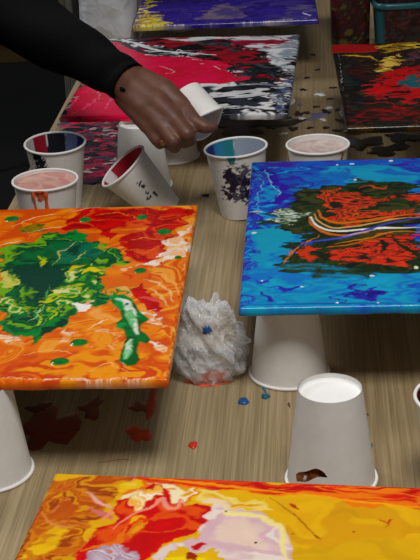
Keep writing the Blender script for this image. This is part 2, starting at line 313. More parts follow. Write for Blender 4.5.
  ('s',[(58.6,27.6),(60.8,87.0)],1.6,(240,130,156),0.6,6,7,0.4),
  ('s',[(25.6,19.8),(12.9,10.9)],1.4,(240,130,150),0.6,5,7,0.4),
  ('p',[(174.4,90.4),(242.5,148.8),(302.3,134.3),(319.9,3.8),(225.5,4.2),(188.3,39.8)],('m',[(226,224,226),(18,18,22),(240,238,238),(44,46,56),(16,16,20)],110,50,57,2,1.4),2,9,24,0.3),
  ('p',[(299.4,134.5),(320.2,198.1),(319.9,3.8),(303.2,4.7)],('m',[(40,44,70),(200,204,214),(24,24,34),(100,110,150)],30,30,58,2,0.6),2,7,18,0.2),
 ],
 'T': [
  ('base',('m',[(22,16,10),(34,24,12),(14,10,8),(70,46,18),(18,22,16),(60,10,12)],60,34,61,1.5,0.6)),
  ('p',[(9.3,309.5),(37.8,329.0),(51.2,258.6),(36.1,164.6),(35.1,66.8),(6.4,42.4)],('m',[(14,24,20),(26,40,34),(12,12,10),(60,14,14)],40,40,62,1.0,0.6),5,9,24,0),
  ('p',[(2.2,15.7),(25.1,125.8),(104.2,77.5),(97.0,5.0)],('m',[(16,12,8),(40,26,10),(120,10,16),(20,14,8)],70,30,63,1.6,0.8),4,8,24,0),
  ('p',[(30.4,165.3),(41.0,195.1),(58.8,241.1),(81.9,271.3),(107.5,290.5),(126.9,305.1),(106.1,96.4),(84.7,103.9),(73.0,129.8),(80.3,149.0),(59.9,141.4),(52.9,122.4),(38.7,119.2),(45.9,143.1),(28.8,140.2),(44.5,163.6),(22.2,171.5)],('m',[(190,8,22),(200,12,26),(182,6,20),(16,8,8),(194,10,24),(186,8,22)],90,36,64,2.2,1.4),1.2,8,16,0.4),
  ('p',[(89.0,199.5),(105.8,240.4),(121.9,254.8),(114.0,175.4),(96.6,172.5)],(42,92,98),3,5,14,0.4),
  ('s',[(32.1,105.3),(57.6,112.0),(77.1,80.8),(105.1,87.0)],2.5,(170,30,30),1,7,14,0.4),
  ('s',[(38.4,75.9),(62.1,63.7),(87.2,42.2)],2,(150,50,40),1,7,14,0.3),
  ('s',[(15.7,373.9),(36.9,364.9),(58.0,355.9),(62.4,331.5)],6,(206,170,70),1.5,5,12,0.4),
  ('p',[(61.6,279.6),(66.5,325.0),(82.4,352.5),(96.6,374.7),(106.7,349.1),(100.1,308.7),(83.3,288.0),(69.2,261.8)],('m',[(212,176,84),(240,214,120),(24,18,10),(190,110,30),(230,200,110)],24,24,65,2,0.8),1.5,6,12,0.5),
  ('p',[(104.7,343.4),(118.6,377.7),(135.2,387.7),(130.4,339.8),(109.6,313.3)],('m',[(40,30,34),(120,40,40),(90,80,90),(20,14,12)],24,24,66,2,0.6),2,6,14,0.4),
  ('s',[(61.2,274.0),(68.9,336.5),(98.7,380.6)],3,(16,10,8),1,4,12,0.4),
  ('s',[(63.4,262.6),(93.1,298.2),(129.2,328.1)],3,(12,8,6),1,4,12,0.4),
  ('p',[(-1.1,451.7),(74.2,427.9),(67.8,384.9),(28.7,384.3),(0.8,388.3)],(160,10,22),1.5,4,14,0.3),
  ('p',[(73.7,421.6),(141.4,450.2),(136.4,400.0),(104.3,392.1),(78.2,377.3)],('m',[(196,150,44),(120,90,20),(226,190,90),(60,40,16)],34,24,67,1.8,0.6),1.5,5,14,0.3),
  ('s',[(7.0,387.4),(4.0,178.9),(1.7,6.9)],4,(12,12,12),1,2,14,0.2),
  ('s',[(8.2,381.1),(3.8,148.3)],1.2,('m',[(200,210,214),(12,12,12),(12,12,12)],6,9,68,2,0.6),0.5,2,10,0.2),
 ],
 'P': [
  ('base',('m',[(52,36,132),(60,44,150),(46,30,120),(70,56,140),(54,40,140)],60,50,71,1.0,0.6)),
  ('p',[(-2.9,-6.8),(9.8,217.7),(30.5,214.0),(20.8,133.6),(39.3,68.0),(67.3,3.7)],('m',[(222,190,34),(240,222,90),(70,50,120),(214,176,30),(246,236,170)],24,40,72,1.8,0.8),2,10,18,0.3),
  ('p',[(111.6,26.0),(126.9,99.8),(158.2,150.3),(187.7,97.3),(174.4,15.7)],('m',[(110,98,120),(130,116,130),(84,70,130)],40,40,73,1.0,0.6),6,10,24,0.1),
  ('p',[(246.9,3.9),(273.0,90.6),(320.0,114.2),(315.5,0.0)],('m',[(90,80,130),(110,100,140),(60,48,140)],40,40,74,1.0,0.6),6,10,24,0.1),
  ('s',[(29.3,2.6),(116.0,-4.1),(202.1,-3.5),(315.8,7.3)],4,('m',[(190,184,196),(80,66,150),(214,206,196),(60,44,140)],10,20,75,2,0.6),1.5,4,12,0.3),
  ('s',[(295.0,55.9),(306.1,23.8)],6,(226,226,232),2,5,10,0.3),
 ],
 'D': [
  ('base',('m',[(222,168,18),(228,178,30),(214,158,14)],60,50,80,1.0,0.6)),
  ('p',[(194.5,354.1),(286.4,368.1),(287.1,331.1),(197.6,323.4)],('m',[(206,160,20),(216,170,30)],60,50,84,1.0,0.6),8,8,30,0),
  ('p',[(1.3,439.1),(-1.5,318.7),(-3.2,294.1),(39.1,297.7),(42.2,332.5),(46.2,353.5),(50.3,375.2),(56.4,389.4),(57.1,407.9),(77.6,431.3),(108.2,436.7),(99.4,442.0)],('m',[(200,112,44),(178,82,22),(216,150,44),(156,68,14),(210,130,60),(190,96,30)],60,30,81,1.6,0.6),3,9,28,0.2),
  ('p',[(7.7,345.0),(21.6,367.4),(29.4,354.7),(18.7,320.4),(5.0,316.8)],('m',[(222,172,40),(200,130,40),(236,190,70)],40,20,85,1.5,0.6),3,5,20,0.2),
  ('p',[(12.9,377.7),(21.2,400.8),(35.2,387.8),(29.8,365.4)],('m',[(196,104,50),(210,130,80),(184,86,34)],40,30,86,1.0,0.6),4,6,20,0.2),
  ('s',[(5.4,382.6),(15.6,367.0),(27.8,361.2),(36.8,364.6)],4,(214,140,84),2.5,4,20,0.3),
  ('s',[(33.9,413.3),(45.5,397.0),(55.8,392.2)],3.5,(230,176,160),2,3,20,0.3),
  ('s',[(41.3,388.2),(52.2,380.8),(57.8,375.8)],7,(208,120,110),3,4,20,0.3),
  ('s',[(64.6,387.3),(69.1,410.3),(77.2,400.9),(81.0,421.3),(89.1,411.8),(91.1,426.5)],5,(248,232,190),1.5,3,14,0.4),
  ('s',[(50.3,375.2),(58.9,392.4),(63.6,406.9)],4,(240,150,120),1.5,3,14,0.3),
  ('p',[(58.0,403.7),(59.1,421.1),(77.6,431.3),(108.7,433.7),(129.4,426.5),(149.9,418.0),(169.3,395.7),(153.7,389.0),(138.4,401.6),(124.4,403.2),(107.2,396.3),(96.7,403.9),(83.5,400.0)],('m',[(232,190,40),(240,214,130),(224,160,30),(244,230,190),(226,120,40)],60,30,87,1.6,0.7),3,8,24,0.2),
  ('p',[(127.4,384.1),(131.1,399.6),(141.2,403.2),(151.5,394.3),(170.1,388.9),(185.0,375.4),(191.6,353.9),(200.9,317.7),(86.9,307.9),(110.0,345.8),(123.6,361.1)],('m',[(228,208,204),(220,190,196),(236,220,210),(214,180,186),(232,206,190)],70,50,88,1.0,0.6),3,7,24,0.2),
  ('p',[(41.4,329.9),(47.4,354.9),(57.6,384.0),(60.8,405.3),(69.2,417.5),(79.4,430.0),(87.5,429.1),(96.2,406.7),(106.5,400.4),(117.9,405.5),(128.1,399.3),(128.9,384.3),(120.5,362.2),(108.6,345.7),(96.5,332.0),(91.1,308.2),(46.1,304.3)],('m',[(204,22,22),(196,14,18),(212,40,26),(190,12,16),(224,90,50)],70,50,89,1.3,0.6),2,7,22,0.3),
  ('p',[(66.3,401.5),(68.8,411.7),(80.5,424.2),(88.2,424.8),(86.0,411.6),(79.4,405.3),(76.1,391.0),(70.6,387.8)],('m',[(246,226,170),(240,180,90),(250,240,214),(226,90,40)],30,24,90,1.8,0.6),2,6,16,0.4),
  ('p',[(71.4,368.8),(75.2,379.9),(85.2,383.5),(84.8,369.9),(78.0,358.7)],('m',[(236,180,40),(216,120,20),(226,60,30)],30,24,91,1.5,0.6),2,5,16,0.4),
  ('s',[(62.2,362.7),(71.4,383.7),(84.6,394.5),(91.6,406.3),(98.2,395.6),(105.7,396.2),(105.3,407.4),(111.3,399.4)],4,(236,150,130),1.5,3,18,0.4),
  ('s',[(48.0,333.0),(57.3,344.0),(69.4,350.1),(73.5,366.3)],5,(226,120,60),1.5,4,18,0.3),
  ('p',[(50.3,304.7),(49.2,328.0),(59.6,333.9),(80.7,338.2),(83.6,330.9),(78.5,307.1)],('m',[(176,150,164),(206,190,200),(150,120,140),(226,210,214)],40,30,92,1.6,0.6),3,6,18,0.3),
  ('p',[(105.7,321.6),(107.1,337.9),(112.9,346.0),(119.9,347.9),(125.7,339.5),(134.2,340.2),(144.0,342.3),(150.8,325.5)],('m',[(232,196,20),(226,180,14),(240,214,60)],40,30,93,1.0,0.6),1.5,4,16,0.6),
  ('p',[(125.4,345.8),(132.0,350.2),(135.0,349.2),(131.0,342.5),(126.9,340.8)],(190,26,24),1.2,2,10,0.5),
  ('s',[(123.0,329.3),(126.5,334.5),(130.1,329.9)],8,(150,50,30),1.5,4,10,0.5),
  ('s',[(141.2,403.2),(145.9,391.1),(154.8,391.8),(170.3,387.6),(185.0,375.4),(190.9,353.8),(199.5,317.6)],6,(244,226,160),2.5,4,18,0.4),
  ('s',[(121.0,405.8),(133.3,405.3),(143.3,399.2)],8,(240,214,180),3,4,18,0.3),
  ('p',[(51.3,442.9),(83.7,440.8),(284.9,441.4),(285.7,403.7),(262.1,407.2),(233.7,411.9),(210.7,418.5),(179.9,423.2),(141.1,426.0),(109.6,427.9),(85.4,431.9),(61.1,434.5)],('m',[(206,44,14),(226,88,24),(188,28,8),(236,128,50),(210,52,16)],160,16,83,2,0.6),2,5,30,0.3),
  ('s',[(77.0,434.3),(116.9,431.4),(164.2,426.3),(195.1,423.0)],3,(240,150,60),1.2,3,20,0.3),
  ('s',[(202.7,423.6),(229.7,415.8),(255.9,413.7),(285.5,410.5)],2.5,(246,170,60),1,3,20,0.3),
  ('s',[(172.9,417.0),(195.2,391.0),(215.3,362.2)],1.2,(140,70,20),0.5,1,12,0.2),
  ('s',[(210.5,368.3),(216.0,362.3)],2,(130,60,20),0.7,1,12,0.2),
  ('s',[(188.2,408.3),(196.5,400.6)],3.5,(170,60,20),0.8,2,8,0.3),
  ('s',[(254.0,391.7),(261.3,389.6),(264.1,392.5),(260.2,382.9)],2,(180,70,20),0.8,3,8,0.3),
  ('e',238.9,374.6,0.9,1.0,(140,80,20),0.2),
  ('e',195.2,368.4,0.9,1.0,(140,60,20),0.2),
  ('e',169.9,354.6,1.0,1.3,(60,20,30),0.2),
  ('e',142.6,393.6,0.9,1.2,(60,60,70),0.2),
  ('p',[(219.2,405.2),(234.4,400.9),(242.3,390.7),(227.4,394.9)],(200,150,20),5,5,18,0.1),
 ],
}
FRAMES = {'O': (-0.3610,1.1770,-0.0723), 'B': (0.0271,1.2978,-0.0742), 'R': (-0.1993,1.9740,-0.1133), 'D': (-0.2038,0.5683,-0.1703), 'T': (0.1916,1.8578,-0.0510), 'P': (-0.1113,2.4927,-0.0463)}

# ------------------------------------------------------------------ materials
def new_mat(name):
    m = bpy.data.materials.new(name); m.use_nodes = True
    nt = m.node_tree
    return m, nt, nt.nodes['Principled BSDF']

def noise_node(nt, scale, detail=3.0, coord='Object', vec_scale=None, rough=0.55):
    tc = nt.nodes.new('ShaderNodeTexCoord'); n = nt.nodes.new('ShaderNodeTexNoise')
    n.inputs['Scale'].default_value = scale; n.inputs['Detail'].default_value = detail; n.inputs['Roughness'].default_value = rough
    if vec_scale:
        mp = nt.nodes.new('ShaderNodeMapping'); mp.inputs['Scale'].default_value = vec_scale
        nt.links.new(tc.outputs[coord], mp.inputs['Vector']); nt.links.new(mp.outputs['Vector'], n.inputs['Vector'])
    else: nt.links.new(tc.outputs[coord], n.inputs['Vector'])
    return n

def add_bump(nt, b, src, strength, dist):
    bp = nt.nodes.new('ShaderNodeBump'); bp.inputs['Strength'].default_value = strength; bp.inputs['Distance'].default_value = dist
    nt.links.new(src, bp.inputs['Height']); nt.links.new(bp.outputs['Normal'], b.inputs['Normal'])

def ramp(nt, src, stops):
    r = nt.nodes.new('ShaderNodeValToRGB')
    el = r.color_ramp.elements
    while len(el) < len(stops): el.new(0.5)
    for e, (p, c) in zip(el, stops): e.position = p; e.color = (*lin(c), 1)
    nt.links.new(src, r.inputs['Fac'])
    return r.outputs['Color']

def simple(name, c1, c2, scale, rough, bump=0.0, dist=0.001, detail=3.0, vec_scale=None, spec=0.5):
    m, nt, b = new_mat(name)
    n = noise_node(nt, scale, detail, vec_scale=vec_scale)
    nt.links.new(ramp(nt, n.outputs['Fac'], [(0.3, c1), (0.7, c2)]), b.inputs['Base Color'])
    b.inputs['Roughness'].default_value = rough
    b.inputs['Specular IOR Level'].default_value = spec
    if bump: add_bump(nt, b, n.outputs['Fac'], bump, dist)
    return m

def attr_mat(name, rough, bump, bscale, spec=0.5, dist=0.0012):
    m, nt, b = new_mat(name)
    a = nt.nodes.new('ShaderNodeAttribute'); a.attribute_name = 'Col'
    n = noise_node(nt, bscale, 4.0)
    mx = nt.nodes.new('ShaderNodeMix'); mx.data_type = 'RGBA'; mx.blend_type = 'MULTIPLY'; mx.inputs[0].default_value = 0.12
    nt.links.new(a.outputs['Color'], mx.inputs[6])
    nt.links.new(ramp(nt, n.outputs['Fac'], [(0.3, (190, 190, 190)), (0.65, (255, 255, 255))]), mx.inputs[7])
    nt.links.new(mx.outputs[2], b.inputs['Base Color'])
    b.inputs['Roughness'].default_value = rough
    b.inputs['Specular IOR Level'].default_value = spec
    add_bump(nt, b, n.outputs['Fac'], bump, dist)
    return m

M_PAINT = attr_mat('poured_acrylic', 0.2, 0.3, 60, 0.35)
M_SPLAT = attr_mat('dried_splatter', 0.4, 0.2, 120, 0.35)
M_CUPPAINT = attr_mat('cup_with_paint', 0.5, 0.05, 160, 0.3, 0.0004)
M_PAPER = simple('white_paper', (226, 222, 218), (234, 231, 227), 60, 0.55, 0.06, 0.0004, spec=0.3)
M_RIM = simple('rolled_rim_paper', (236, 234, 231), (242, 240, 238), 60, 0.45, spec=0.3)
M_BASE = simple('cup_base_paper', (244, 243, 240), (250, 249, 247), 40, 0.6, spec=0.25)
M_CANVAS = simple('raw_canvas', (208, 200, 186), (222, 215, 202), 500, 0.85, 0.3, 0.0004)
M_SKIN = simple('brown_skin', (92, 58, 44), (110, 70, 53), 60, 0.5, 0.15, 0.0008, 5.0)
M_NAIL = simple('fingernail', (170, 120, 78), (186, 136, 90), 80, 0.3)
M_SLEEVE = simple('black_knit', (3, 3, 5), (7, 7, 10), 350, 0.9, 0.4, 0.001, spec=0.12)
M_FLOOR = simple('dark_carpet', (5, 5, 4), (9, 9, 7), 14, 0.95, 0.3, 0.004, 6.0)
M_WALL = simple('plain_wall', (96, 94, 90), (104, 102, 98), 6, 0.9, 0.05, 0.002)
M_METAL = simple('grey_steel', (70, 70, 70), (84, 84, 84), 30, 0.4)
M_MUSTARD = simple('mustard_plastic', (74, 54, 14), (86, 62, 16), 20, 0.6)
M_OLIVE = simple('olive_plastic', (44, 42, 30), (54, 50, 34), 20, 0.7)
M_GREYCLOTH = simple('grey_cloth', (84, 80, 74), (104, 100, 94), 18, 0.85, 0.2, 0.003)
M_BROWN = simple('brown_paint_skin', (84, 40, 12), (150, 84, 30), 220, 0.25, 0.4, 0.001)

def wood_mat():
    m, nt, b = new_mat('laminate_wood')
    tc = nt.nodes.new('ShaderNodeTexCoord'); sp = nt.nodes.new('ShaderNodeSeparateXYZ')
    nt.links.new(tc.outputs['Object'], sp.inputs[0])
    # lamella strips of differing tone
    mu = nt.nodes.new('ShaderNodeMath'); mu.operation = 'MULTIPLY'; mu.inputs[1].default_value = 1 / 0.034
    nt.links.new(sp.outputs['X'], mu.inputs[0])
    fl = nt.nodes.new('ShaderNodeMath'); fl.operation = 'FLOOR'; nt.links.new(mu.outputs[0], fl.inputs[0])
    wn = nt.nodes.new('ShaderNodeTexWhiteNoise'); wn.noise_dimensions = '1D'; nt.links.new(fl.outputs[0], wn.inputs['W'])
    strip = ramp(nt, wn.outputs['Value'], [(0.0, (164, 143, 108)), (0.5, (178, 158, 122)), (1.0, (192, 173, 138))])
    g1 = noise_node(nt, 1.0, 4.0, vec_scale=(330, 4, 4)); g2 = noise_node(nt, 1.0, 3.0, vec_scale=(800, 7, 7))
    c1 = ramp(nt, g1.outputs['Fac'], [(0.3, (190, 183, 170)), (0.64, (255, 255, 255))])
    c2 = ramp(nt, g2.outputs['Fac'], [(0.3, (190, 184, 172)), (0.6, (255, 255, 255))])
    out = strip
    for c, f in ((c1, 0.75), (c2, 0.6)):
        mx = nt.nodes.new('ShaderNodeMix'); mx.data_type = 'RGBA'; mx.blend_type = 'MULTIPLY'; mx.inputs[0].default_value = f
        nt.links.new(out, mx.inputs[6]); nt.links.new(c, mx.inputs[7]); out = mx.outputs[2]
    nt.links.new(out, b.inputs['Base Color'])
    b.inputs['Roughness'].default_value = 0.42
    b.inputs['Specular IOR Level'].default_value = 0.35
    add_bump(nt, b, g1.outputs['Fac'], 0.12, 0.0006)
    return m
M_WOOD = wood_mat()

def plastic_mat(name, tint, alpha, rough, bscale):
    m, nt, b = new_mat(name)
    n = noise_node(nt, bscale, 3.0)
    nt.links.new(ramp(nt, n.outputs['Fac'], [(0.3, tint), (0.7, tuple(min(255, t + 26) for t in tint))]), b.inputs['Base Color'])
    b.inputs['Roughness'].default_value = rough
    tc = nt.nodes.new('ShaderNodeTexCoord'); vo = nt.nodes.new('ShaderNodeTexVoronoi'); vo.feature = 'F1'
    ad = nt.nodes.new('ShaderNodeMix'); ad.data_type = 'VECTOR'; ad.inputs[0].default_value = 0.05
    nt.links.new(tc.outputs['Object'], ad.inputs[4]); nt.links.new(n.outputs['Color'], ad.inputs[5])
    nt.links.new(ad.outputs[1], vo.inputs['Vector']); vo.inputs['Scale'].default_value = bscale
    add_bump(nt, b, vo.outputs['Distance'], 0.8, 0.3 / bscale)
    if alpha < 1:
        # film is clearer where seen flat on, whiter in its creases and towards its edges
        lw = nt.nodes.new('ShaderNodeLayerWeight'); lw.inputs['Blend'].default_value = 0.35
        mr = nt.nodes.new('ShaderNodeMapRange'); mr.inputs['To Min'].default_value = alpha * 0.55; mr.inputs['To Max'].default_value = min(1, alpha * 1.5)
        nt.links.new(lw.outputs['Facing'], mr.inputs['Value']); nt.links.new(mr.outputs['Result'], b.inputs['Alpha'])
    return m
M_CLEAR = plastic_mat('clear_film', (232, 234, 240), 0.56, 0.09, 45)
M_BINBAG = plastic_mat('grey_film', (196, 198, 202), 1.0, 0.4, 14)
M_WHITEBAG = plastic_mat('white_film', (190, 190, 194), 0.92, 0.35, 40)

def paint_mat(name, c, rough=0.3):
    c2 = tuple(min(255, int(v * 1.18 + 6)) for v in c)
    return simple(name, c, c2, 130, rough, 0.2, 0.0006)

# ------------------------------------------------------------------ setting
def plane_box(name, x0, x1, y0, y1, z0, z1, mat):
    bm = bmesh.new(); box_bm(bm, x0, x1, y0, y1, z0, z1)
    o = from_bm(name, bm, mat, None, False); o['kind'] = 'structure'
    return o
FZ = -0.75
plane_box('floor', -4, 4, -2.5, 8, FZ - 0.1, FZ, M_FLOOR)
plane_box('wall_back', -4, 4, 8.0, 8.1, FZ - 0.1, 2.2, M_WALL)
plane_box('wall_left', -4.1, -4.0, -2.5, 8.1, FZ - 0.1, 2.2, M_WALL)

# long wooden work table, the canvases stand on it
tb = empty('work_table', 'long light wood laminate table under all the paintings and cups', 'table', (0.235, 1.72, FZ), -0.082)
bm = bmesh.new(); box_bm(bm, -0.52, 0.52, -1.5, 1.75, 0.75 - 0.032, 0.75, 0.003)
from_bm('tabletop', bm, M_WOOD, tb, False)
bm = bmesh.new()
for a in ((-0.46, 0.46, -1.40, -1.37), (-0.46, 0.46, 1.60, 1.63), (-0.46, -0.43, -1.37, 1.60), (0.43, 0.46, -1.37, 1.60)):
    box_bm(bm, *a, 0.64, 0.718)
from_bm('apron', bm, M_METAL, tb, False)
for sx in (-0.43, 0.43):
    for sy in (-1.36, 1.59):
        bm = bmesh.new(); box_bm(bm, sx - 0.022, sx + 0.022, sy - 0.022, sy + 0.022, 0.0, 0.72, 0.003)
        from_bm('leg', bm, M_METAL, tb, False)

# ------------------------------------------------------------------ painted canvases
W, DP, CH, ZB = 0.32, 0.44, 0.009, 0.092
def canvas(key, label, seed, nx, ny, bump=1.0, z=ZB):
    x0, y0, yaw = FRAMES[key]
    t = empty('painted_canvas', label, 'painting', (x0, y0, z), yaw, 'paint-poured canvases raised on upturned cups')
    xs = np.linspace(0, W * 1000, nx); ys = np.linspace(0, DP * 1000, ny)
    X, Y = np.meshgrid(xs, ys, indexing='ij')
    xf, yf = X.ravel(), Y.ravel()
    col, h = paint(PAINT[key], xf, yf, {'B': 1.7, 'R': 1.6, 'T': 1.5, 'P': 1.5}.get(key, 1.0))
    edge = np.minimum.reduce([xf, yf, W * 1000 - xf, DP * 1000 - yf])
    Z = CH + 0.001 * bump * h * ss(edge / 4) - 0.0011 * (1 - ss(edge / 2.2))
    V = np.stack([xf / 1000, yf / 1000, Z], 1)
    idx = np.arange(nx * ny).reshape(nx, ny)
    F = np.stack([idx[:-1, :-1].ravel(), idx[1:, :-1].ravel(), idx[1:, 1:].ravel(), idx[:-1, 1:].ravel()], 1)
    # the wrapped sides: three rows below the border loop
    ring = np.concatenate([idx[:, 0], idx[-1, 1:], idx[-2::-1, -1], idx[0, -2:0:-1]])
    n = len(ring); base = nx * ny
    rows = [ring]; VV = [V]; CC = [col]
    cx, cy = W / 2, DP / 2
    for k, (dz, out) in enumerate(((0.45, 0.0006), (0.8, 0.0005), (1.02, -0.0004))):
        P = V[ring].copy(); s = fbm(np.arange(n) / 14.0, np.zeros(n) + k, 300 + seed)
        P[:, 0] += np.sign(P[:, 0] - cx) * (np.abs(np.abs(P[:, 0] - cx) - cx) < 1e-6) * out
        P[:, 1] += np.sign(P[:, 1] - cy) * (np.abs(np.abs(P[:, 1] - cy) - cy) < 1e-6) * out
        P[:, 2] = CH * (1 - dz) - (0.0014 * (s - 0.4) if k == 2 else 0)
        c = col[ring].copy()
        # paint that ran over the side is patchy: the streaks mix with the neighbour colours
        sh = sum(np.roll(c, j, 0) for j in range(-9, 10)) / 19.0
        c = c * 0.25 + sh * 0.75; c = c * (0.85 + 0.3 * s)[:, None]
        VV.append(P); CC.append(c); rows.append(base + k * n + np.arange(n))
    for a, b in zip(rows[:-1], rows[1:]):
        F = np.concatenate([F, np.stack([a, b, np.roll(b, -1), np.roll(a, -1)], 1)])
    V = np.concatenate(VV); C = np.concatenate(CC)
    me = bpy.data.meshes.new('paint_layer')
    me.vertices.add(len(V)); me.vertices.foreach_set('co', V.astype(np.float32).ravel())
    me.loops.add(F.size); me.loops.foreach_set('vertex_index', F.astype(np.int32).ravel())
    me.polygons.add(len(F)); me.polygons.foreach_set('loop_start', np.arange(0, F.size, 4, dtype=np.int32))
    me.update(calc_edges=True); me.validate()
    set_col(me, C)
    link('paint_layer', me, M_PAINT, t, True)
    bm = bmesh.new(); box_bm(bm, 0.001, W - 0.001, 0.001, DP - 0.001, 0.0, CH - 0.003, 0.0006)
    from_bm('canvas_panel', bm, M_CANVAS, t, False)
    return t

canvas('O', 'orange and red poured canvas with dark green swirl and green drops at left', 1, 300, 360)
canvas('B', 'bright blue poured canvas with orange, dark green and white flow in its middle', 2, 300, 360)
canvas('D', 'yellow, red and orange poured canvas nearest the viewer', 3, 330, 400)
canvas('R', 'crimson, black and white marbled canvas behind the hand', 4, 260, 320)
canvas('T', 'dark canvas with red pool and gold streaks, at the far right', 5, 260, 320)
canvas('P', 'purple-blue canvas with yellow left edge, farthest back on the table', 6, 200, 240)

# ------------------------------------------------------------------ paper cups
RT, RB, HC = 0.040, 0.0285, 0.092        # mouth radius, base radius, height
def lathe(prof, seg=56, closed=False):
    v = []; f = []
    for r, z in prof:
        for k in range(seg):
            a = 2 * math.pi * k / seg
            v.append((r * math.cos(a), r * math.sin(a), z))
    n = len(prof)
    for i in range(n - 1 if not closed else n):
        for k in range(seg):
            a0 = i * seg + k; a1 = i * seg + (k + 1) % seg
            b0 = ((i + 1) % n) * seg + k; b1 = ((i + 1) % n) * seg + (k + 1) % seg
            f.append((a0, a1, b1, b0))
    return v, f

def wall_prof(rt, rb, h):
    t = 0.0006
    L = [(rb + (rt - rb) * s, h * s) for s in np.linspace(0, 1, 64)]
    I = [(rb + (rt - rb) * s - t, h * s) for s in np.linspace(1, 0, 64)]
    return L + I

def rim_prof(rt, h):
    r = 0.0017
    return [(rt + 0.0006 + r * math.cos(a), h - 0.0008 + r * math.sin(a)) for a in np.linspace(0, 2 * math.pi, 11)[:-1]]

def base_mesh(rb, rt, h):
    z = 0.007; r = rb + (rt - rb) * z / h - 0.0005
    v, f = lathe([(r - 0.0006, 0.0012), (r - 0.0003, z - 0.0006), (r - 0.003, z), (0.0001, z)])
    return v, f

def cup_colors(me, fn):
    """paint on the paper itself: fn(angle, height 0..1, inside) -> (colour, alpha)"""
    v = np.empty(len(me.vertices) * 3, np.float32); me.vertices.foreach_get('co', v); v = v.reshape(-1, 3)
    n = len(v) // 2
    ang = np.arctan2(v[:, 1], v[:, 0]); z = v[:, 2]; ins = np.arange(len(v)) >= n
    c = np.tile(np.array(lin((228, 225, 221))), (len(v), 1))
    fn(ang, z, ins, c)
    set_col(me, c)

def make_cup(name, label, cat='cup', loc=(0, 0, 0), rotz=0, group=None, rt=RT, rb=RB, h=HC, paintfn=None, seg=56):
    t = empty(name, label, cat, loc, rotz, group)
    v, f = lathe(wall_prof(rt, rb, h), seg)
    o = pydata('cup_wall', v, f, M_CUPPAINT if paintfn else M_PAPER, t)
    if paintfn: cup_colors(o.data, paintfn)
    v, f = lathe(rim_prof(rt, h), seg, True)
    pydata('rolled_rim', v, f, M_RIM, t)
    v, f = base_mesh(rb, rt, h)
    pydata('cup_base', v, f, M_BASE, t)
    return t

def dup(root, loc, label, group=None, rot=None):
    r = root.copy(); COL.objects.link(r); r.location = loc; r['label'] = label
    if group: r['group'] = group
    if rot: r.rotation_euler = rot
    for ch in list(root.children):
        c = ch.copy(); COL.objects.link(c); c.parent = r
    return r

# upturned cups that carry the canvases, and the free one
UP = (math.pi, 0, 0)
CUPL2 = (-0.0878,1.9504,0.0930)[:2]
SG = 'upturned cups carrying the canvases'
cup0 = make_cup('paper_cup', 'white upturned paper cup standing free in front of blue canvas', 'cup', (0.1005, 1.1373, HC + 0.0009))
cup0.rotation_euler = UP
for x, y, lab in (
        (0.0775, 1.3512, 'white upturned paper cup carrying the front left corner of blue canvas'),
        (-0.2135, 1.1800, 'white upturned paper cup carrying orange canvas, cut by left picture edge'),
        (-0.0480, 2.0760, 'white upturned paper cup directly below the hand, under crimson canvas'),
        CUPL2 + ('white upturned paper cup left of the hand, right behind the tilted crimson-lined cup',)):
    dup(cup0, (x, y, HC + 0.0009), lab, None if 'left of the hand' in lab else SG)
HG = 'hidden cups under the far sides of the canvases'
def on(key, u, v):
    x0, y0, a = FRAMES[key]
    return (x0 + math.cos(a) * u - math.sin(a) * v, y0 + math.sin(a) * u + math.cos(a) * v, HC + 0.0009)
for key, spots in (('O', ((0.05, 0.38), (0.27, 0.38))), ('B', ((0.05, 0.39), (0.27, 0.39), (0.27, 0.05))),
                   ('D', ((0.05, 0.06), (0.27, 0.06), (0.05, 0.36))), ('R', ((0.05, 0.39), (0.27, 0.39))),
                   ('T', ((0.05, 0.39), (0.27, 0.39), (0.27, 0.05))), ('P', ((0.06, 0.40), (0.26, 0.40)))):
    for u, v in spots:
        dup(cup0, on(key, u, v), 'white upturned paper cup hidden underneath a painted canvas', HG)

def disc(name, r, z, mat_or_cols, parent, seg=56, rings=14):
    v = [(0, 0, z)]; f = []
    for i in range(1, rings + 1):
        for k in range(seg):
            a = 2 * math.pi * k / seg; q = r * i / rings
            v.append((q * math.cos(a), q * math.sin(a), z + (0.0008 * max(0, i / rings - 0.9) / 0.1)))
    for k in range(seg): f.append((0, 1 + k, 1 + (k + 1) % seg))
    for i in range(rings - 1):
        for k in range(seg):
            f.append((1 + i * seg + k, 1 + (i + 1) * seg + k, 1 + (i + 1) * seg + (k + 1) % seg, 1 + i * seg + (k + 1) % seg))
    return pydata(name, v, f, mat_or_cols, parent)

def pool(parent, z, cols, su, seed, rt=RT, rb=RB, h=HC):
    r = rb + (rt - rb) * z / h - 0.0007
    o = disc('paint_pool', r, z, M_PAINT, parent)
    n = len(o.data.vertices); v = np.empty(n * 3, np.float32); o.data.vertices.foreach_get('co', v); v = v.reshape(-1, 3) * 1000
    set_col(o.data, fill_color(('m', cols, su, su, seed, 1.2, 0.5), v[:, 0], v[:, 1]))
    return o

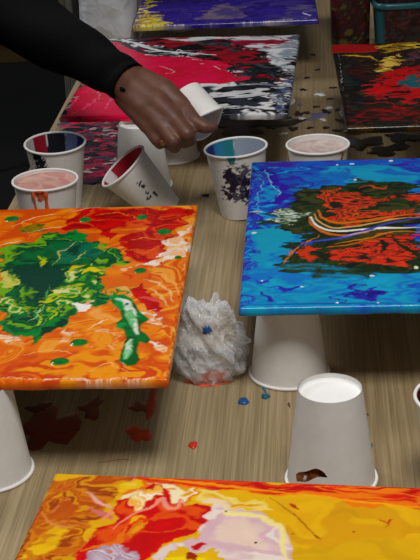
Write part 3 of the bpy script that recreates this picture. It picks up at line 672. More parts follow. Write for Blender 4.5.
def drip(parent, ang, z0, z1, w, mat, rt=RT, rb=RB, h=HC, name='paint_drip'):
    """a run of paint down the outside of the cup wall, from over the rim"""
    v = []; f = []; n = 12; m = 7
    for i in range(n + 1):
        s = i / n; z = z0 + (z1 - z0) * s
        r = rb + (rt - rb) * z / h
        if i == 0: r -= 0.0012; z += 0.0014
        elif i == 1: r += 0.0027; z += 0.0005
        elif i == 2: r += 0.0012
        ww = w * (1.5 - 1.0 * min(1, s * 3)) if i < 4 else w * (0.75 + 0.25 * math.sin(5 * s) + (0.35 if i >= n - 1 else 0))
        if i == n: ww *= 0.3
        for k in range(m):
            q = (k / (m - 1) - 0.5) * 2
            rr = r + 0.0004 + 0.0012 * (1 - q * q)
            a = ang + q * ww / 2 / r
            v.append((rr * math.cos(a), rr * math.sin(a), z))
    for i in range(n):
        for k in range(m - 1):
            f.append((i * m + k, i * m + k + 1, (i + 1) * m + k + 1, (i + 1) * m + k))
    return pydata(name, v, f, mat, parent)

def blot(ang, z, ins, c, a0, zc, ra, rz, col, seed, inside=False, n=9):
    """irregular splash of colour on the paper wall"""
    d = np.arctan2(np.sin(ang - a0), np.cos(ang - a0))
    q = np.sqrt((d / ra) ** 2 + ((z - zc) / rz) ** 2)
    q = q * 0.8 + 2.6 * (fbm(d * n + 3, z * 330, seed, 3) - 0.5)
    w = ss((0.9 - q) / 0.15) * (ins == inside)
    c[:] = c * (1 - w[:, None]) + np.array(lin(col)) * w[:, None]

def inner_stripes(ang, z, ins, c, stripes, z0, seed):
    """bands of paint running down the inside: (from angle, to angle, colour)"""
    for a0, a1, col in stripes:
        m = 0.5 * (a0 + a1); hw = 0.5 * (a1 - a0)
        d = np.arctan2(np.sin(ang - m), np.cos(ang - m))
        w = ss((hw - np.abs(d) + 0.12 * (fbm(ang * 3, z * 60, seed) - 0.5)) / 0.05 + 0.5) * ins * (z > z0)
        c[:] = c * (1 - w[:, None]) + np.array(lin(col)) * w[:, None]

HI = 128
G2 = 'cups of paint standing on the table'
# peach cup with orange runs, left
c1 = make_cup('paint_cup', 'paper cup of pink-peach paint with orange drips down its front', 'cup', (-0.2002, 1.7345, 0), 0, G2)
pool(c1, 0.087, [(214, 160, 146), (206, 150, 138), (220, 172, 156), (204, 140, 128)], 60, 401)
M_ODRIP = paint_mat('orange_drip', (206, 84, 34))
M_BDRIP = paint_mat('brown_drip', (150, 70, 40))
for a, z1, w in ((-1.86, 0.02, 0.0035), (-1.48, 0.03, 0.0045), (-1.66, 0.078, 0.010)):
    drip(c1, a, 0.0915, z1, w, M_ODRIP)

# striped cup behind it
def f2(ang, z, ins, c):
    inner_stripes(ang, z, ins, c, [(1.95, 2.55, (150, 22, 40)), (1.25, 1.98, (20, 22, 34)), (0.72, 1.28, (96, 112, 160)), (0.1, 0.74, (34, 32, 110)), (-0.5, 0.1, (120, 130, 160)), (2.55, 2.9, (190, 186, 186))], 0.02, 5)
    for a, zz, ra, rz, s in ((-2.25, 0.078, 0.2, 0.013, 1), (-2.0, 0.073, 0.16, 0.008, 2), (-1.62, 0.052, 0.22, 0.006, 3), (-1.45, 0.046, 0.2, 0.005, 4), (-1.2, 0.05, 0.12, 0.005, 5), (-1.75, 0.058, 0.1, 0.006, 6), (-1.0, 0.03, 0.05, 0.003, 7)):
        blot(ang, z, ins, c, a, zz, ra, rz, (26, 28, 34), s)
c2 = make_cup('paint_cup', 'paper cup lined with red, black and blue stripes behind the peach cup', 'cup', (-0.199, 1.885, 0), 0, G2, paintfn=f2, seg=HI)
c2.rotation_euler = (0.06, 0, 0); c2.location.z = 0.0017

# blue-lined cup in the middle
def f4(ang, z, ins, c):
    inner_stripes(ang, z, ins, c, [(2.8, 3.5, (36, 86, 150)), (2.35, 2.85, (40, 36, 120)), (1.95, 2.4, (40, 120, 160)), (1.6, 2.0, (28, 120, 130)), (0.0, 1.62, (150, 160, 176)), (3.5, 4.6, (30, 110, 140))], 0.01, 8)
    for a, zz, ra, rz, s in ((-1.75, 0.062, 0.30, 0.011, 11), (-1.38, 0.064, 0.22, 0.012, 12), (-1.55, 0.052, 0.30, 0.007, 13), (-1.95, 0.040, 0.3, 0.010, 14), (-1.6, 0.036, 0.30, 0.008, 15), (-1.2, 0.035, 0.3, 0.008, 16), (-2.05, 0.064, 0.12, 0.005, 17)):
        blot(ang, z, ins, c, a, zz, ra, rz, (34, 26, 48) if s % 3 else (84, 78, 104), s)
c4 = make_cup('paint_cup', 'paper cup with blue and teal lining and dark purple splotches, beside blue canvas', 'cup', (0.0475, 1.822, 0), 0, G2, paintfn=f4, seg=HI)
c4.rotation_euler = (0.0, -0.06, 0); c4.location.z = 0.0018
pool(c4, 0.066, [(156, 166, 180), (170, 178, 190), (140, 152, 172)], 60, 405)
drip(c4, -1.75, 0.0915, 0.082, 0.010, paint_mat('teal_drip', (30, 110, 130)))
drip(c4, 0.1, 0.0915, 0.08, 0.008, paint_mat('dark_drip', (40, 40, 52)))

# pale peach cup behind the blue canvas
c5 = make_cup('paint_cup', 'paper cup of pale pinkish paint behind the blue canvas', 'cup', (0.1495, 1.8226, 0), 0, G2)
pool(c5, 0.084, [(212, 190, 182), (204, 180, 172), (216, 198, 190), (196, 168, 160)], 60, 406)
drip(c5, -0.75, 0.0915, 0.055, 0.0035, M_BDRIP)
drip(c5, 1.9, 0.0915, 0.082, 0.008, paint_mat('mud_drip', (120, 96, 84)))

# dark red cup cut by the right picture edge
c6 = make_cup('paint_cup', 'paper cup lined with dark red paint at the right picture edge', 'cup', (0.2126, 1.113, 0), 0, G2, paintfn=lambda a, z, i, c: inner_stripes(a, z, i, c, [(-3.2, 3.2, (110, 14, 22))], 0.0, 3), seg=HI)
pool(c6, 0.078, [(120, 12, 22), (96, 8, 16), (134, 20, 30)], 60, 407)

def aim(axis):
    return Vector(axis).to_track_quat('Z', 'X')

# leaning cup with red lining
def f3(ang, z, ins, c):
    inner_stripes(ang, z, ins, c, [(-3.2, 3.2, (176, 20, 46))], 0.0, 9)
    inner_stripes(ang, z, ins, c, [LEAN_WHITE], 0.0, 19)
    for a, zz, ra, rz, s in LEAN_MARKS:
        blot(ang, z, ins, c, a + 1.4 + LEAN_A, zz, ra, rz, (40, 44, 40), s)
AX3 = Vector((-0.62, -0.05, 0.76)).normalized()
_l = aim(AX3).inverted() @ Vector((-0.45, 0.5, -0.73)); _a = math.atan2(_l.y, _l.x)
LEAN_WHITE = (_a - 0.28, _a + 0.32, (226, 222, 220))
_l = aim(AX3).inverted() @ Vector((0.1, -0.95, 0.2)); LEAN_A = math.atan2(_l.y, _l.x)
LEAN_MARKS = ((-1.35, 0.055, 0.09, 0.006, 21), (-1.42, 0.045, 0.07, 0.004, 22), (-1.5, 0.036, 0.10, 0.003, 23), (-1.2, 0.035, 0.06, 0.003, 24))
c3 = make_cup('paint_cup', 'tilted paper cup with crimson lining, leaning left below the hand', 'cup', (0, 0, 0), 0, G2, rt=0.035, rb=0.0222, h=0.084, paintfn=f3, seg=HI)
c3.rotation_mode = 'QUATERNION'; c3.rotation_quaternion = aim(AX3)
base3 = Vector((-0.0530,1.8045,0.0000))
c3.location = base3 + Vector((0, 0, 0.0175))
M_RDRIP = paint_mat('crimson_drip', (170, 18, 44))

# crumpled little cup in the hand
def f8(ang, z, ins, c):
    inner_stripes(ang, z, ins, c, [(-3.2, 3.2, (206, 204, 204))], 0.0, 9)
AX8 = Vector((0.52, -0.60, -0.66)).normalized()
c8 = make_cup('crumpled_paper_cup', 'small crumpled white paper cup held in the hand', 'cup', (0, 0, 0), 0, None, rt=0.029, rb=0.0215, h=0.048, seg=64)
c8.rotation_mode = 'QUATERNION'; c8.rotation_quaternion = aim(AX8)
rim8 = Vector((0.0046,1.7506,0.1501))
c8.location = rim8 - AX8 * 0.048
for ch in c8.children:
    me = ch.data
    for v in me.vertices:
        a = math.atan2(v.co.y, v.co.x); s = v.co.z / 0.048
        k = 1 + s * 0.10 * math.sin(2 * a + 0.6) + s * 0.05 * math.sin(3 * a + 2)
        v.co.x *= k; v.co.y *= k
        v.co.z += 0.004 * s * math.sin(2 * a + 1.3)

# ------------------------------------------------------------------ crumpled plastic
def crumple(name, label, cat, loc, rad, mat, seed, amp=0.28, sub=5, flat=True, group=None, waist=0.0):
    """scrunched film: ridged folds over a ball, gathered towards the top when waist > 0"""
    bm = bmesh.new(); bmesh.ops.create_icosphere(bm, subdivisions=sub, radius=1.0)
    v = np.array([p.co[:] for p in bm.verts])
    a = np.zeros(len(v)); lon = np.arctan2(v[:, 1], v[:, 0])
    for k, (s, w) in enumerate(((1.3, 1.0), (2.4, 0.8), (4.6, 0.42), (9.0, 0.12))):
        q = fbm(v[:, 0] * s + 1.8 * v[:, 2] * s * 0.5 + 11 * k, v[:, 1] * s - 1.3 * v[:, 2] * s * 0.5 + 5, seed + k, 1)
        a += w * (1 - 2.0 * np.abs(q - 0.5) * 2)
    a = (a - a.mean()) * amp + 1
    z0 = v[:, 2].copy()
    g = 1 - waist * np.exp(-((z0 - 0.45) / 0.22) ** 2) + 0.45 * waist * ss((z0 - 0.6) / 0.4)
    v = v * a[:, None]
    v[:, :2] *= g[:, None]
    v = v * np.array(rad)[None, :]
    v[:, 2] += rad[2] * 0.86
    v[:, 2] = np.where(v[:, 2] < 0.004, 0.0012 + 0.02 * np.abs(v[:, 2]), v[:, 2])
    for p, q in zip(bm.verts, v): p.co = q
    o = from_bm(name, bm, mat, None, not flat)
    o.location = loc
    return tag(o, label, cat, group)

bag = crumple('plastic_wrap', 'crumpled ball of clear plastic wrap between the orange and blue canvases', 'plastic wrap', (-0.0026,1.3618,0.0000), (0.037, 0.036, 0.042), M_CLEAR, 47, 0.24, 5, False, None, 0.22)
sc_ = bmesh.new(); bmesh.ops.create_icosphere(sc_, subdivisions=3, radius=1.0)
for p in sc_.verts: p.co = Vector((p.co.x * 0.0045, p.co.y * 0.003, p.co.z * 0.0055)) * (1 + 0.3 * math.sin(9 * p.co.x + 5 * p.co.z))
fleck = from_bm('paint_fleck', sc_, paint_mat('blue_fleck', (24, 70, 120)), bag)
fleck['label'] = 'blue paint fleck'
fleck.location = (-0.003, -0.029, 0.062)

# ------------------------------------------------------------------ paint on the table
def blob_mesh(bm, cx, cy, rx, ry, rot, seed, h, z0=0.0, irr=0.3, n=22):
    rnd = random.Random(seed); ph = [rnd.uniform(0, 6.3) for _ in range(4)]
    c = bm.verts.new((cx, cy, z0 + h)); rings = []
    for q, zz in ((0.55, 0.9), (0.88, 0.6), (1.0, 0.0)):
        R = []
        for k in range(n):
            a = 2 * math.pi * k / n
            w = 1 + irr * (0.5 * math.sin(2 * a + ph[0]) + 0.4 * math.sin(3 * a + ph[1]) + 0.35 * math.sin(5 * a + ph[2]) + 0.2 * math.sin(8 * a + ph[3]))
            x, y = rx * q * w * math.cos(a), ry * q * w * math.sin(a)
            R.append(bm.verts.new((cx + x * math.cos(rot) - y * math.sin(rot), cy + x * math.sin(rot) + y * math.cos(rot), z0 + h * zz)))
        rings.append(R)
    for k in range(n): bm.faces.new((c, rings[0][k], rings[0][(k + 1) % n]))
    for A, B in zip(rings[:-1], rings[1:]):
        for k in range(n): bm.faces.new((A[k], B[k], B[(k + 1) % n], A[(k + 1) % n]))

_pm = {}
def spot(name, label, p, rx, ry, color, seed, rot=0.0, h=0.0012, irr=0.3, group=None, z0=0.0003):
    if color not in _pm: _pm[color] = paint_mat('spot_paint', color)
    bm = bmesh.new(); blob_mesh(bm, 0, 0, rx, ry, rot, seed, h, 0, irr)
    o = from_bm(name, bm, _pm[color])
    o.location = (p[0], p[1], z0)
    return tag(o, label, 'paint', group)

spot('paint_drop', 'round blue paint drop on the table near the plastic wrap', (0.0275,1.2924,0.0000), 0.0052, 0.0075, (24, 70, 122), 3, 0, 0.003, 0.15)
spot('paint_drop', 'small teal paint drop beside the foot of an upturned cup', (0.0499,1.3007,0.0000), 0.0042, 0.0055, (24, 84, 104), 4, 0, 0.003, 0.2)
spot('paint_streak', 'teal paint streak running off an upturned cup onto the table', (0.0494,1.3192,0.0000), 0.0017, 0.010, (36, 90, 106), 5, 0.1)
spot('paint_drop', 'red paint drop on the bare table between orange and yellow canvases', (-0.0238,1.2104,0.0000), 0.0048, 0.006, (186, 46, 30), 6, 0, 0.002, 0.25)
spot('spill_or_shade', 'wide dark red paint stain under the orange canvas', (-0.1635,1.2583,0.0000), 0.024, 0.045, (112, 34, 18), 7, -0.2, 0.0009, 0.45)
spot('spill_or_shade', 'dull red smear above the wide red stain', (-0.1770,1.3009,0.0000), 0.010, 0.014, (96, 32, 18), 8, 0.4, 0.0008, 0.5)
spot('spill_or_shade', 'bright orange-red paint blob below the orange canvas right corner', (-0.0758,1.2377,0.0000), 0.0105, 0.017, (188, 56, 20), 9, 0.3, 0.0016, 0.35)
spot('paint_streak', 'long orange-red paint streak under the orange canvas right corner', (-0.0653,1.3020,0.0000), 0.005, 0.036, (178, 52, 22), 10, -0.08, 0.001, 0.3)
spot('spill_or_shade', 'muddy brown smear beside the long orange streak', (-0.0761,1.2904,0.0000), 0.009, 0.012, (110, 60, 34), 11, 0.2, 0.0008, 0.6)
spot('spill_or_shade', 'faint red smears on the table under the orange canvas', (-0.1244,1.2954,0.0000), 0.010, 0.022, (104, 42, 26), 12, -0.3, 0.0007, 0.6)
spot('paint_streak', 'thin brown paint line on the bare table left of centre', (-0.0970,1.1885,0.0000), 0.013, 0.0018, (122, 76, 36), 13, 0.1, 0.0006, 0.3)
spot('spill_or_shade', 'orange-red puddle squeezed out below the plastic wrap', (-0.0039,1.3482,0.0000), 0.022, 0.022, (196, 84, 54), 14, 0, 0.0012, 0.25)
spot('paint_drop', 'tiny grey-blue speck right of the free upturned cup', (0.1431,1.1930,0.0000), 0.002, 0.0035, (78, 100, 104), 15)
spot('paint_drop', 'tiny dark speck beside the free upturned cup top', (0.1455,1.2533,0.0000), 0.0022, 0.002, (74, 58, 36), 16)
spot('paint_drop', 'pair of tiny dark specks left of the free upturned cup', (0.0723,1.2814,0.0000), 0.0012, 0.005, (66, 52, 34), 17)

# dark and pale spatters between the far canvases
far = [(0,0,3,2.2,'k'),(0,0,2.4,1.6,'k'),(0,0,6,2.6,'k'),(0,0,4,1.6,'k'),(0,0,3,1.2,'w'),(0,0,5,2.6,'p'),(0,0,3,2.4,'k'),(0,0,2.6,1.4,'w'),(0,0,3.4,1.6,'k'),(0,0,3,1.4,'k'),(0,0,3,1.4,'k'),(0,0,2,1,'k'),(0,0,2,1,'k'),(0,0,2.4,1.2,'k'),(0,0,3.6,1.6,'w'),(0,0,2.6,1,'k'),(0,0,2.4,1.2,'k'),(0,0,3,1.4,'p'),(0,0,2.4,1.2,'w'),(0,0,3,1.2,'w'),(0,0,2.4,1,'k'),(0,0,2,1,'k'),(0,0,2,0.8,'k'),(0,0,2,1,'k'),(0,0,2.4,1.2,'k'),(0,0,2,1,'p'),(0,0,3,1.4,'k'),(0,0,2.6,1.0,'k')]
FARP = [(0.1544,2.2598,0.0000),(0.1676,2.2631,0.0000),(0.1483,2.2200,0.0000),(0.1408,2.1818,-0.0000),(0.1237,2.1589,0.0000),(0.1873,2.2487,0.0000),(0.1998,2.2632,0.0000),(0.2067,2.2844,0.0000),(0.2187,2.2110,0.0000),(0.2089,2.1604,0.0000),(0.2019,2.1362,0.0000),(0.2091,2.6225,0.0000),(0.1858,2.4695,0.0000),(0.1731,2.3962,0.0000),(0.1989,2.3613,0.0000),(0.2243,2.3994,0.0000),(0.2199,2.2709,0.0000),(0.1744,2.2291,0.0000),(0.1912,2.2210,0.0000),(0.1587,2.2317,0.0000),(0.1674,2.1826,0.0000),(0.2131,2.3351,0.0000),(0.2092,2.5180,0.0000),(0.1863,2.2935,0.0000),(0.1370,2.2408,0.0000),(0.1614,2.3092,0.0000),(0.1086,2.1922,0.0000),(0.1920,2.1786,0.0000)]
FC = {'k': (24, 18, 18), 'w': (200, 200, 206), 'p': (96, 92, 130)}
FN = {'k': 'small black paint spatter on the table between crimson and dark canvases', 'w': 'small whitish paint spatter on the table between crimson and dark canvases', 'p': 'small grey-purple paint spatter on the table between crimson and dark canvases'}
for i, (fp, q) in enumerate(zip(FARP, far)):
    spot('paint_spatter', FN[q[4]], fp, q[2] / 430, q[3] / 430 * 2.3, FC[q[4]], 50 + i, random.uniform(-.5, .5), 0.0009, 0.5, 'paint spatters between the far canvases', 0.0003 + 0.0001 * (i % 5))
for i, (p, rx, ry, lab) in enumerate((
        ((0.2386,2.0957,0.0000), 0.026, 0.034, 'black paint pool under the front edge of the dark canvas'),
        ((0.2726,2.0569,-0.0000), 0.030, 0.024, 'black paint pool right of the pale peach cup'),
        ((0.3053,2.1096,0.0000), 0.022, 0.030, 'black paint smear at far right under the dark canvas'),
        ((0.0527,2.2066,0.0000), 0.040, 0.050, 'black blob painted as shade under the crimson canvas right of the hand'),  # this and the next blob: shade below the crimson canvas, put in as colour
        ((0.0942,2.2157,0.0000), 0.026, 0.040, 'black blob painted as shade under the crimson canvas near its right corner'),
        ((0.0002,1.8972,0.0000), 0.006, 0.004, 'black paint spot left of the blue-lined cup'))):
    spot('spill_or_shade', lab, p, rx, ry, (26, 20, 18), 90 + i, 0.3 * i, 0.001, 0.5, None, 0.0004 + 0.00015 * i)
spot('paint_chip', 'whitish paint crust on the table below the dark canvas corner', (0.2321,2.1464,0.0000), 0.013, 0.010, (196, 190, 184), 99, 0.1, 0.002, 0.5, None, 0.0018)

# carpet of drips on the table below the crimson canvas: uncountable
bm = bmesh.new(); rnd = random.Random(12); cols = []
A0, A1, A2 = np.array((-0.1992,1.9800,0.0000)), np.array((-0.1184,1.9682,0.0000)), np.array((-0.2270,2.2795,0.0000))
PALS = [((226, 30, 84), 3), ((28, 24, 34), 4.5), ((74, 78, 104), 2), ((130, 20, 56), 3), ((226, 204, 196), 1.2), ((200, 40, 84), 2), ((60, 46, 70), 2)]
for i in range(900):
    s, t = rnd.random() ** 0.9, rnd.random()
    p = A0 + (A1 - A0) * s * 1.25 + (A2 - A0) * t
    if t > 0.8 and rnd.random() < 0.6: continue
    c = rnd.choices([q[0] for q in PALS], [q[1] for q in PALS])[0]
    n0 = len(bm.verts)
    blob_mesh(bm, p[0], p[1], rnd.uniform(0.004, 0.016), rnd.uniform(0.003, 0.010), rnd.uniform(-.25, .25), i, 0.0006, 0.0002 + i * 1.2e-6, 0.4, 10)
    cols += [lin(c)] * (len(bm.verts) - n0)
sp = from_bm('paint_splatter', bm, M_SPLAT)
set_col(sp.data, np.array(cols)); tag(sp, 'pink, black and grey splatter of drips on table below crimson canvas', 'paint', kind='stuff')

# curled brown paint skin
bm = bmesh.new(); g = []
for i in range(13):
    row = []
    for j in range(9):
        u = i / 12 - 0.5; v = j / 8
        w = (1 - (2 * u) ** 2) ** 0.5 if abs(u) < 0.5 else 0
        h = 0.0064 * v * (0.30 + 0.9 * w * (0.6 + 0.8 * (u + 0.5)))
        row.append(bm.verts.new((u * 0.024, 0.004 * math.sin(v * 2.6 + u * 2) + 0.0015 * math.sin(9 * u), h)))
    g.append(row)
for i in range(12):
    for j in range(8): bm.faces.new((g[i][j], g[i + 1][j], g[i + 1][j + 1], g[i][j + 1]))
bmesh.ops.solidify(bm, geom=bm.faces[:], thickness=0.0012)
fl = from_bm('paint_flake', bm, M_BROWN)
fl.location = (0.0711,0.9739,0.1000)
tag(fl, 'curled brown paint flake standing on the back edge of yellow canvas', 'paint flake')

# ------------------------------------------------------------------ far end of the table
def tub(label, loc, r, h, rimcol, seed, pal, rotz=0.0):
    """square-shouldered clear tub smeared with paint"""
    t = empty('plastic_tub', label, 'tub', loc, rotz, 'paint-smeared tubs at the far right')
    seg = 72; V = []; F = []
    def rr(a, q):
        k = 4.0
        return q / ((abs(math.cos(a)) ** k + abs(math.sin(a)) ** k) ** (1 / k))
    prof = [(0.9 * r + 0.1 * r * s, h * s) for s in np.linspace(0, 1, 40)] + [(0.9 * r + 0.1 * r * s - 0.002, h * s) for s in np.linspace(1, 0.03, 20)] + [(0.0005, 0.03 * h)]
    for q, z in prof:
        for k in range(seg):
            a = 2 * math.pi * k / seg; R = rr(a, q); V.append((R * math.cos(a), R * math.sin(a), z))
    for i in range(len(prof) - 1):
        for k in range(seg): F.append((i * seg + k, i * seg + (k + 1) % seg, (i + 1) * seg + (k + 1) % seg, (i + 1) * seg + k))
    o = pydata('tub_wall', V, F, M_SPLAT, t)
    V = np.array(V); ang = np.arctan2(V[:, 1], V[:, 0])
    c = fill_color(('m', pal, 26, 30, seed, 1.8, 0.7), 1000 * V[:, 0] + 400 * (V[:, 1] > 0), 1000 * V[:, 2])
    w = ss((np.cos(ang + 2.55) - 0.93) / 0.05)[:, None] * np.array([1.0 if rimcol[1] > 50 else 0.0])
    c = c * (1 - w) + np.array(lin(rimcol)) * w
    set_col(o.data, c)
    v = []; f = []; m = 10
    for k in range(seg):
        a = 2 * math.pi * k / seg
        for j in range(m):
            b = 2 * math.pi * j / m; q = rr(a, r + 0.001 + 0.0035 * math.cos(b))
            v.append((q * math.cos(a), q * math.sin(a), h - 0.004 + 0.006 * math.sin(b)))
    for k in range(seg):
        for j in range(m): f.append((k * m + j, ((k + 1) % seg) * m + j, ((k + 1) % seg) * m + (j + 1) % m, k * m + (j + 1) % m))
    pydata('tub_rim', v, f, paint_mat('rim_paint', rimcol), t)
    return t
DK = [(30, 16, 16), (70, 16, 22), (24, 40, 44), (16, 12, 12), (96, 30, 34), (40, 44, 40), (52, 20, 24)]
tub('dark square tub with teal paint around its rim, behind dark canvas', (0.372, 2.66, 0), 0.047, 0.088, (30, 84, 92), 501, DK)
tub('dark red and yellow smeared square tub left of the teal-rimmed tub', (0.285, 2.69, 0), 0.038, 0.150, (40, 24, 26), 502, [(44, 14, 18), (90, 16, 24), (24, 34, 36), (96, 84, 20), (20, 12, 12), (60, 20, 24)])
crumple('plastic_bag', 'crumpled white plastic bag in the far right corner', 'plastic bag', (0.475, 2.68, 0.0), (0.052, 0.05, 0.075), M_WHITEBAG, 60, 0.16)

# grey plastic bag standing at the far left end of the table: faceted, open at the top
def grey_bag():
    t = empty('plastic_bag', 'large pale grey plastic bag at far left behind the arm', 'plastic bag', (-0.163, 2.80, 0.0), -0.07)
    nx, nz = 64, 30; V = []; F = []
    for j in range(nz):
        s = j / (nz - 1)
        for i in range(nx):
            a = 2 * math.pi * i / nx; k = 5.0
            q = 1 / ((abs(math.cos(a)) ** k + abs(math.sin(a)) ** k) ** (1 / k))
            q *= 1 + 0.10 * s + 0.10 * (fbm(np.array([i / 6.0]), np.array([s * 5.0]), 77)[0] - 0.5) + 0.03 * math.sin(5 * a + 4 * s)
            V.append((0.052 * q * math.cos(a) + 0.004 * s, 0.11 * q * math.sin(a), 0.26 * s + 0.012 * s * math.sin(3 * a)))
    for j in range(nz - 1):
        for i in range(nx): F.append((j * nx + i, j * nx + (i + 1) % nx, (j + 1) * nx + (i + 1) % nx, (j + 1) * nx + i))
    F.append(tuple(range(nx - 1, -1, -1)))
    pydata('bag_wall', V, F, M_BINBAG, t, True)
    top = [V[(nz - 1) * nx + i] for i in range(nx)]
    v = []; f = []
    for (x, y, z) in top:
        v += [(x * 1.02, y * 1.02, z), (x * 1.07, y * 1.06, z - 0.006), (x * 1.09, y * 1.08, z - 0.03)]
    for i in range(nx):
        for k in range(2):
            a, b = i * 3 + k, ((i + 1) % nx) * 3 + k
            f.append((a, b, b + 1, a + 1))
    pydata('folded_rim', v, f, M_BINBAG, t, True)
grey_bag()

# narrow cloth sack leaning beside the table end
def sack():
    V = []; F = []; nx, nz = 40, 24
    for j in range(nz):
        t = j / (nz - 1)
        for i in range(nx):
            a = 2 * math.pi * i / nx
            q = (1 + 0.14 * math.sin(5 * a + 2 * t) + 0.08 * math.sin(9 * a - 3 * t)) * (1.05 - 0.25 * t) * (0.75 + 0.25 * min(1, t * 8))
            V.append((0.021 * q * math.cos(a), 0.085 * q * math.sin(a), 1.02 * t + 0.01 * t * math.sin(3 * a)))
    for j in range(nz - 1):
        for i in range(nx): F.append((j * nx + i, j * nx + (i + 1) % nx, (j + 1) * nx + (i + 1) % nx, (j + 1) * nx + i))
    F += [tuple(range(nx - 1, -1, -1)), tuple((nz - 1) * nx + i for i in range(nx))]
    o = pydata('cloth_sack', V, F, M_GREYCLOTH); o.location = (-0.2495, 2.86, FZ)
    tag(o, 'tall narrow grey-brown cloth sack left of the pale grey plastic bag', 'sack')
sack()

# dim chairs left of the table
def chair(label, loc, rotz, mat, group):
    t = empty('stacking_chair', label, 'chair', loc, rotz, group)
    def sheet(name, fn, n=14, m=14, th=0.008):
        bm = bmesh.new(); G = [[bm.verts.new(fn(i / (n - 1) * 2 - 1, j / (m - 1))) for j in range(m)] for i in range(n)]
        for i in range(n - 1):
            for j in range(m - 1): bm.faces.new((G[i][j], G[i + 1][j], G[i + 1][j + 1], G[i][j + 1]))
        bmesh.ops.solidify(bm, geom=bm.faces[:], thickness=th)
        return from_bm(name, bm, mat, t)
    sheet('seat', lambda u, v: (u * 0.21 * (1 - 0.08 * abs(2 * v - 1) ** 3), -0.2 + 0.4 * v, 0.45 - 0.02 * (1 - u * u) * math.sin(3.1 * v)))
    sheet('backrest', lambda u, v: (u * 0.20 * (1 - 0.12 * v ** 4), 0.21 + 0.09 * v - 0.03 * (1 - u * u), 0.55 + 0.30 * v))
    def bar(name, pts, r=0.011):
        v = []; f = []; m = 8
        for i, p in enumerate(pts):
            d = (Vector(pts[min(i + 1, len(pts) - 1)]) - Vector(pts[max(i - 1, 0)])).normalized()
            a = d.orthogonal().normalized(); b = d.cross(a)
            for k in range(m):
                q = 2 * math.pi * k / m; v.append(Vector(p) + a * (r * math.cos(q)) + b * (r * math.sin(q)))
        for i in range(len(pts) - 1):
            for k in range(m): f.append((i * m + k, i * m + (k + 1) % m, (i + 1) * m + (k + 1) % m, (i + 1) * m + k))
        f += [tuple(range(m)), tuple(range(len(pts) * m - 1, len(pts) * m - m - 1, -1))]
        o = pydata(name, v, f, M_METAL, t)
        return o
    for s in (-1, 1):
        bar('leg', [(s * 0.22, -0.21, 0.012), (s * 0.19, -0.17, 0.43)]); bar('leg', [(s * 0.22, 0.25, 0.012), (s * 0.19, 0.17, 0.43)])
        bar('back_frame', [(s * 0.18, 0.17, 0.43), (s * 0.18, 0.22, 0.58), (s * 0.175, 0.29, 0.82)])
    return t
CHA = (-0.3970,3.7776,-0.1500)[:2] + (FZ,)
CHA = (CHA[0] - 0.06, CHA[1] + 0.25, FZ)
chair('dim mustard stacking chair standing behind the arm at top left', CHA, math.pi, M_MUSTARD, None)

# ------------------------------------------------------------------ arm and hand
def tapered(bm, pts, seg=14):
    """chain of spheres and cones (p, r); closed pieces, fused later by a voxel remesh"""
    for (p, r) in pts:
        bmesh.ops.create_icosphere(bm, subdivisions=2, radius=r, matrix=Matrix.Translation(p))
    for (p, r), (q, s) in zip(pts[:-1], pts[1:]):
        p, q = Vector(p), Vector(q); d = q - p
        if d.length < 1e-5: continue
        M_ = Matrix.Translation((p + q) / 2) @ d.to_track_quat('Z', 'X').to_matrix().to_4x4()
        bmesh.ops.create_cone(bm, cap_ends=True, segments=seg, radius1=r, radius2=s, depth=d.length, matrix=M_)

def fuse(name, bm, voxel, smooth_it, mat, parent):
    me = bpy.data.meshes.new(name); bm.to_mesh(me); bm.free()
    o = bpy.data.objects.new(name, me); COL.objects.link(o)
    r = o.modifiers.new('fuse', 'REMESH'); r.mode = 'VOXEL'; r.voxel_size = voxel
    s = o.modifiers.new('smooth', 'SMOOTH'); s.iterations = smooth_it; s.factor = 0.5
    dg = bpy.context.evaluated_depsgraph_get(); dg.update()
    m2 = bpy.data.meshes.new_from_object(o.evaluated_get(dg))
    bpy.data.objects.remove(o)
    return link(name, m2, mat, parent, True)

person = empty('person', 'person in black long sleeve reaching in from upper left, holding a crumpled cup', 'person', (-0.4922,2.1374,0.3449))
person_off = Vector(person.location)
def hv(p): return Vector(p) - person_off
V_ = lambda p, r: (hv(p), r)
bm = bmesh.new()
wrist = V_((-0.0982,1.7923,0.2015), 0.0225)
# forearm runs inside the sleeve up to the elbow
tapered(bm, [V_((-0.4323,2.1024,0.3143), 0.036), V_((-0.2642,1.9545,0.2619), 0.034), V_((-0.1556,1.8511,0.2240), 0.027), V_((-0.1213,1.8151,0.2114), 0.0235), wrist])
# palm: four metacarpals side by side
mcps = {'index': ((-0.0239,1.7383,0.1772), 0.0110), 'middle': ((-0.0343,1.7177,0.1674), 0.0112), 'ring': ((-0.0494,1.7141,0.1591), 0.0106), 'pinky': ((-0.0656,1.7240,0.1568), 0.0098)}
roots = {'index': ((-0.0779,1.7832,0.2004), 0.018), 'middle': ((-0.0830,1.7740,0.1942), 0.019), 'ring': ((-0.0897,1.7735,0.1882), 0.018), 'pinky': ((-0.0954,1.7789,0.1805), 0.015)}
mids = {'index': ((-0.0467,1.7577,0.1919), 0.0165), 'middle': ((-0.0546,1.7399,0.1808), 0.0175), 'ring': ((-0.0661,1.7391,0.1740), 0.0165), 'pinky': ((-0.0777,1.7480,0.1693), 0.0145)}
for k in mcps: tapered(bm, [wrist, V_(*roots[k]), V_(*mids[k]), V_(mcps[k][0], mcps[k][1] + 0.001)])
tapered(bm, [V_(*mids['index']), V_(*mids['pinky'])]); tapered(bm, [V_(*mcps['index']), V_(*mcps['middle']), V_(*mcps['ring']), V_(*mcps['pinky'])])
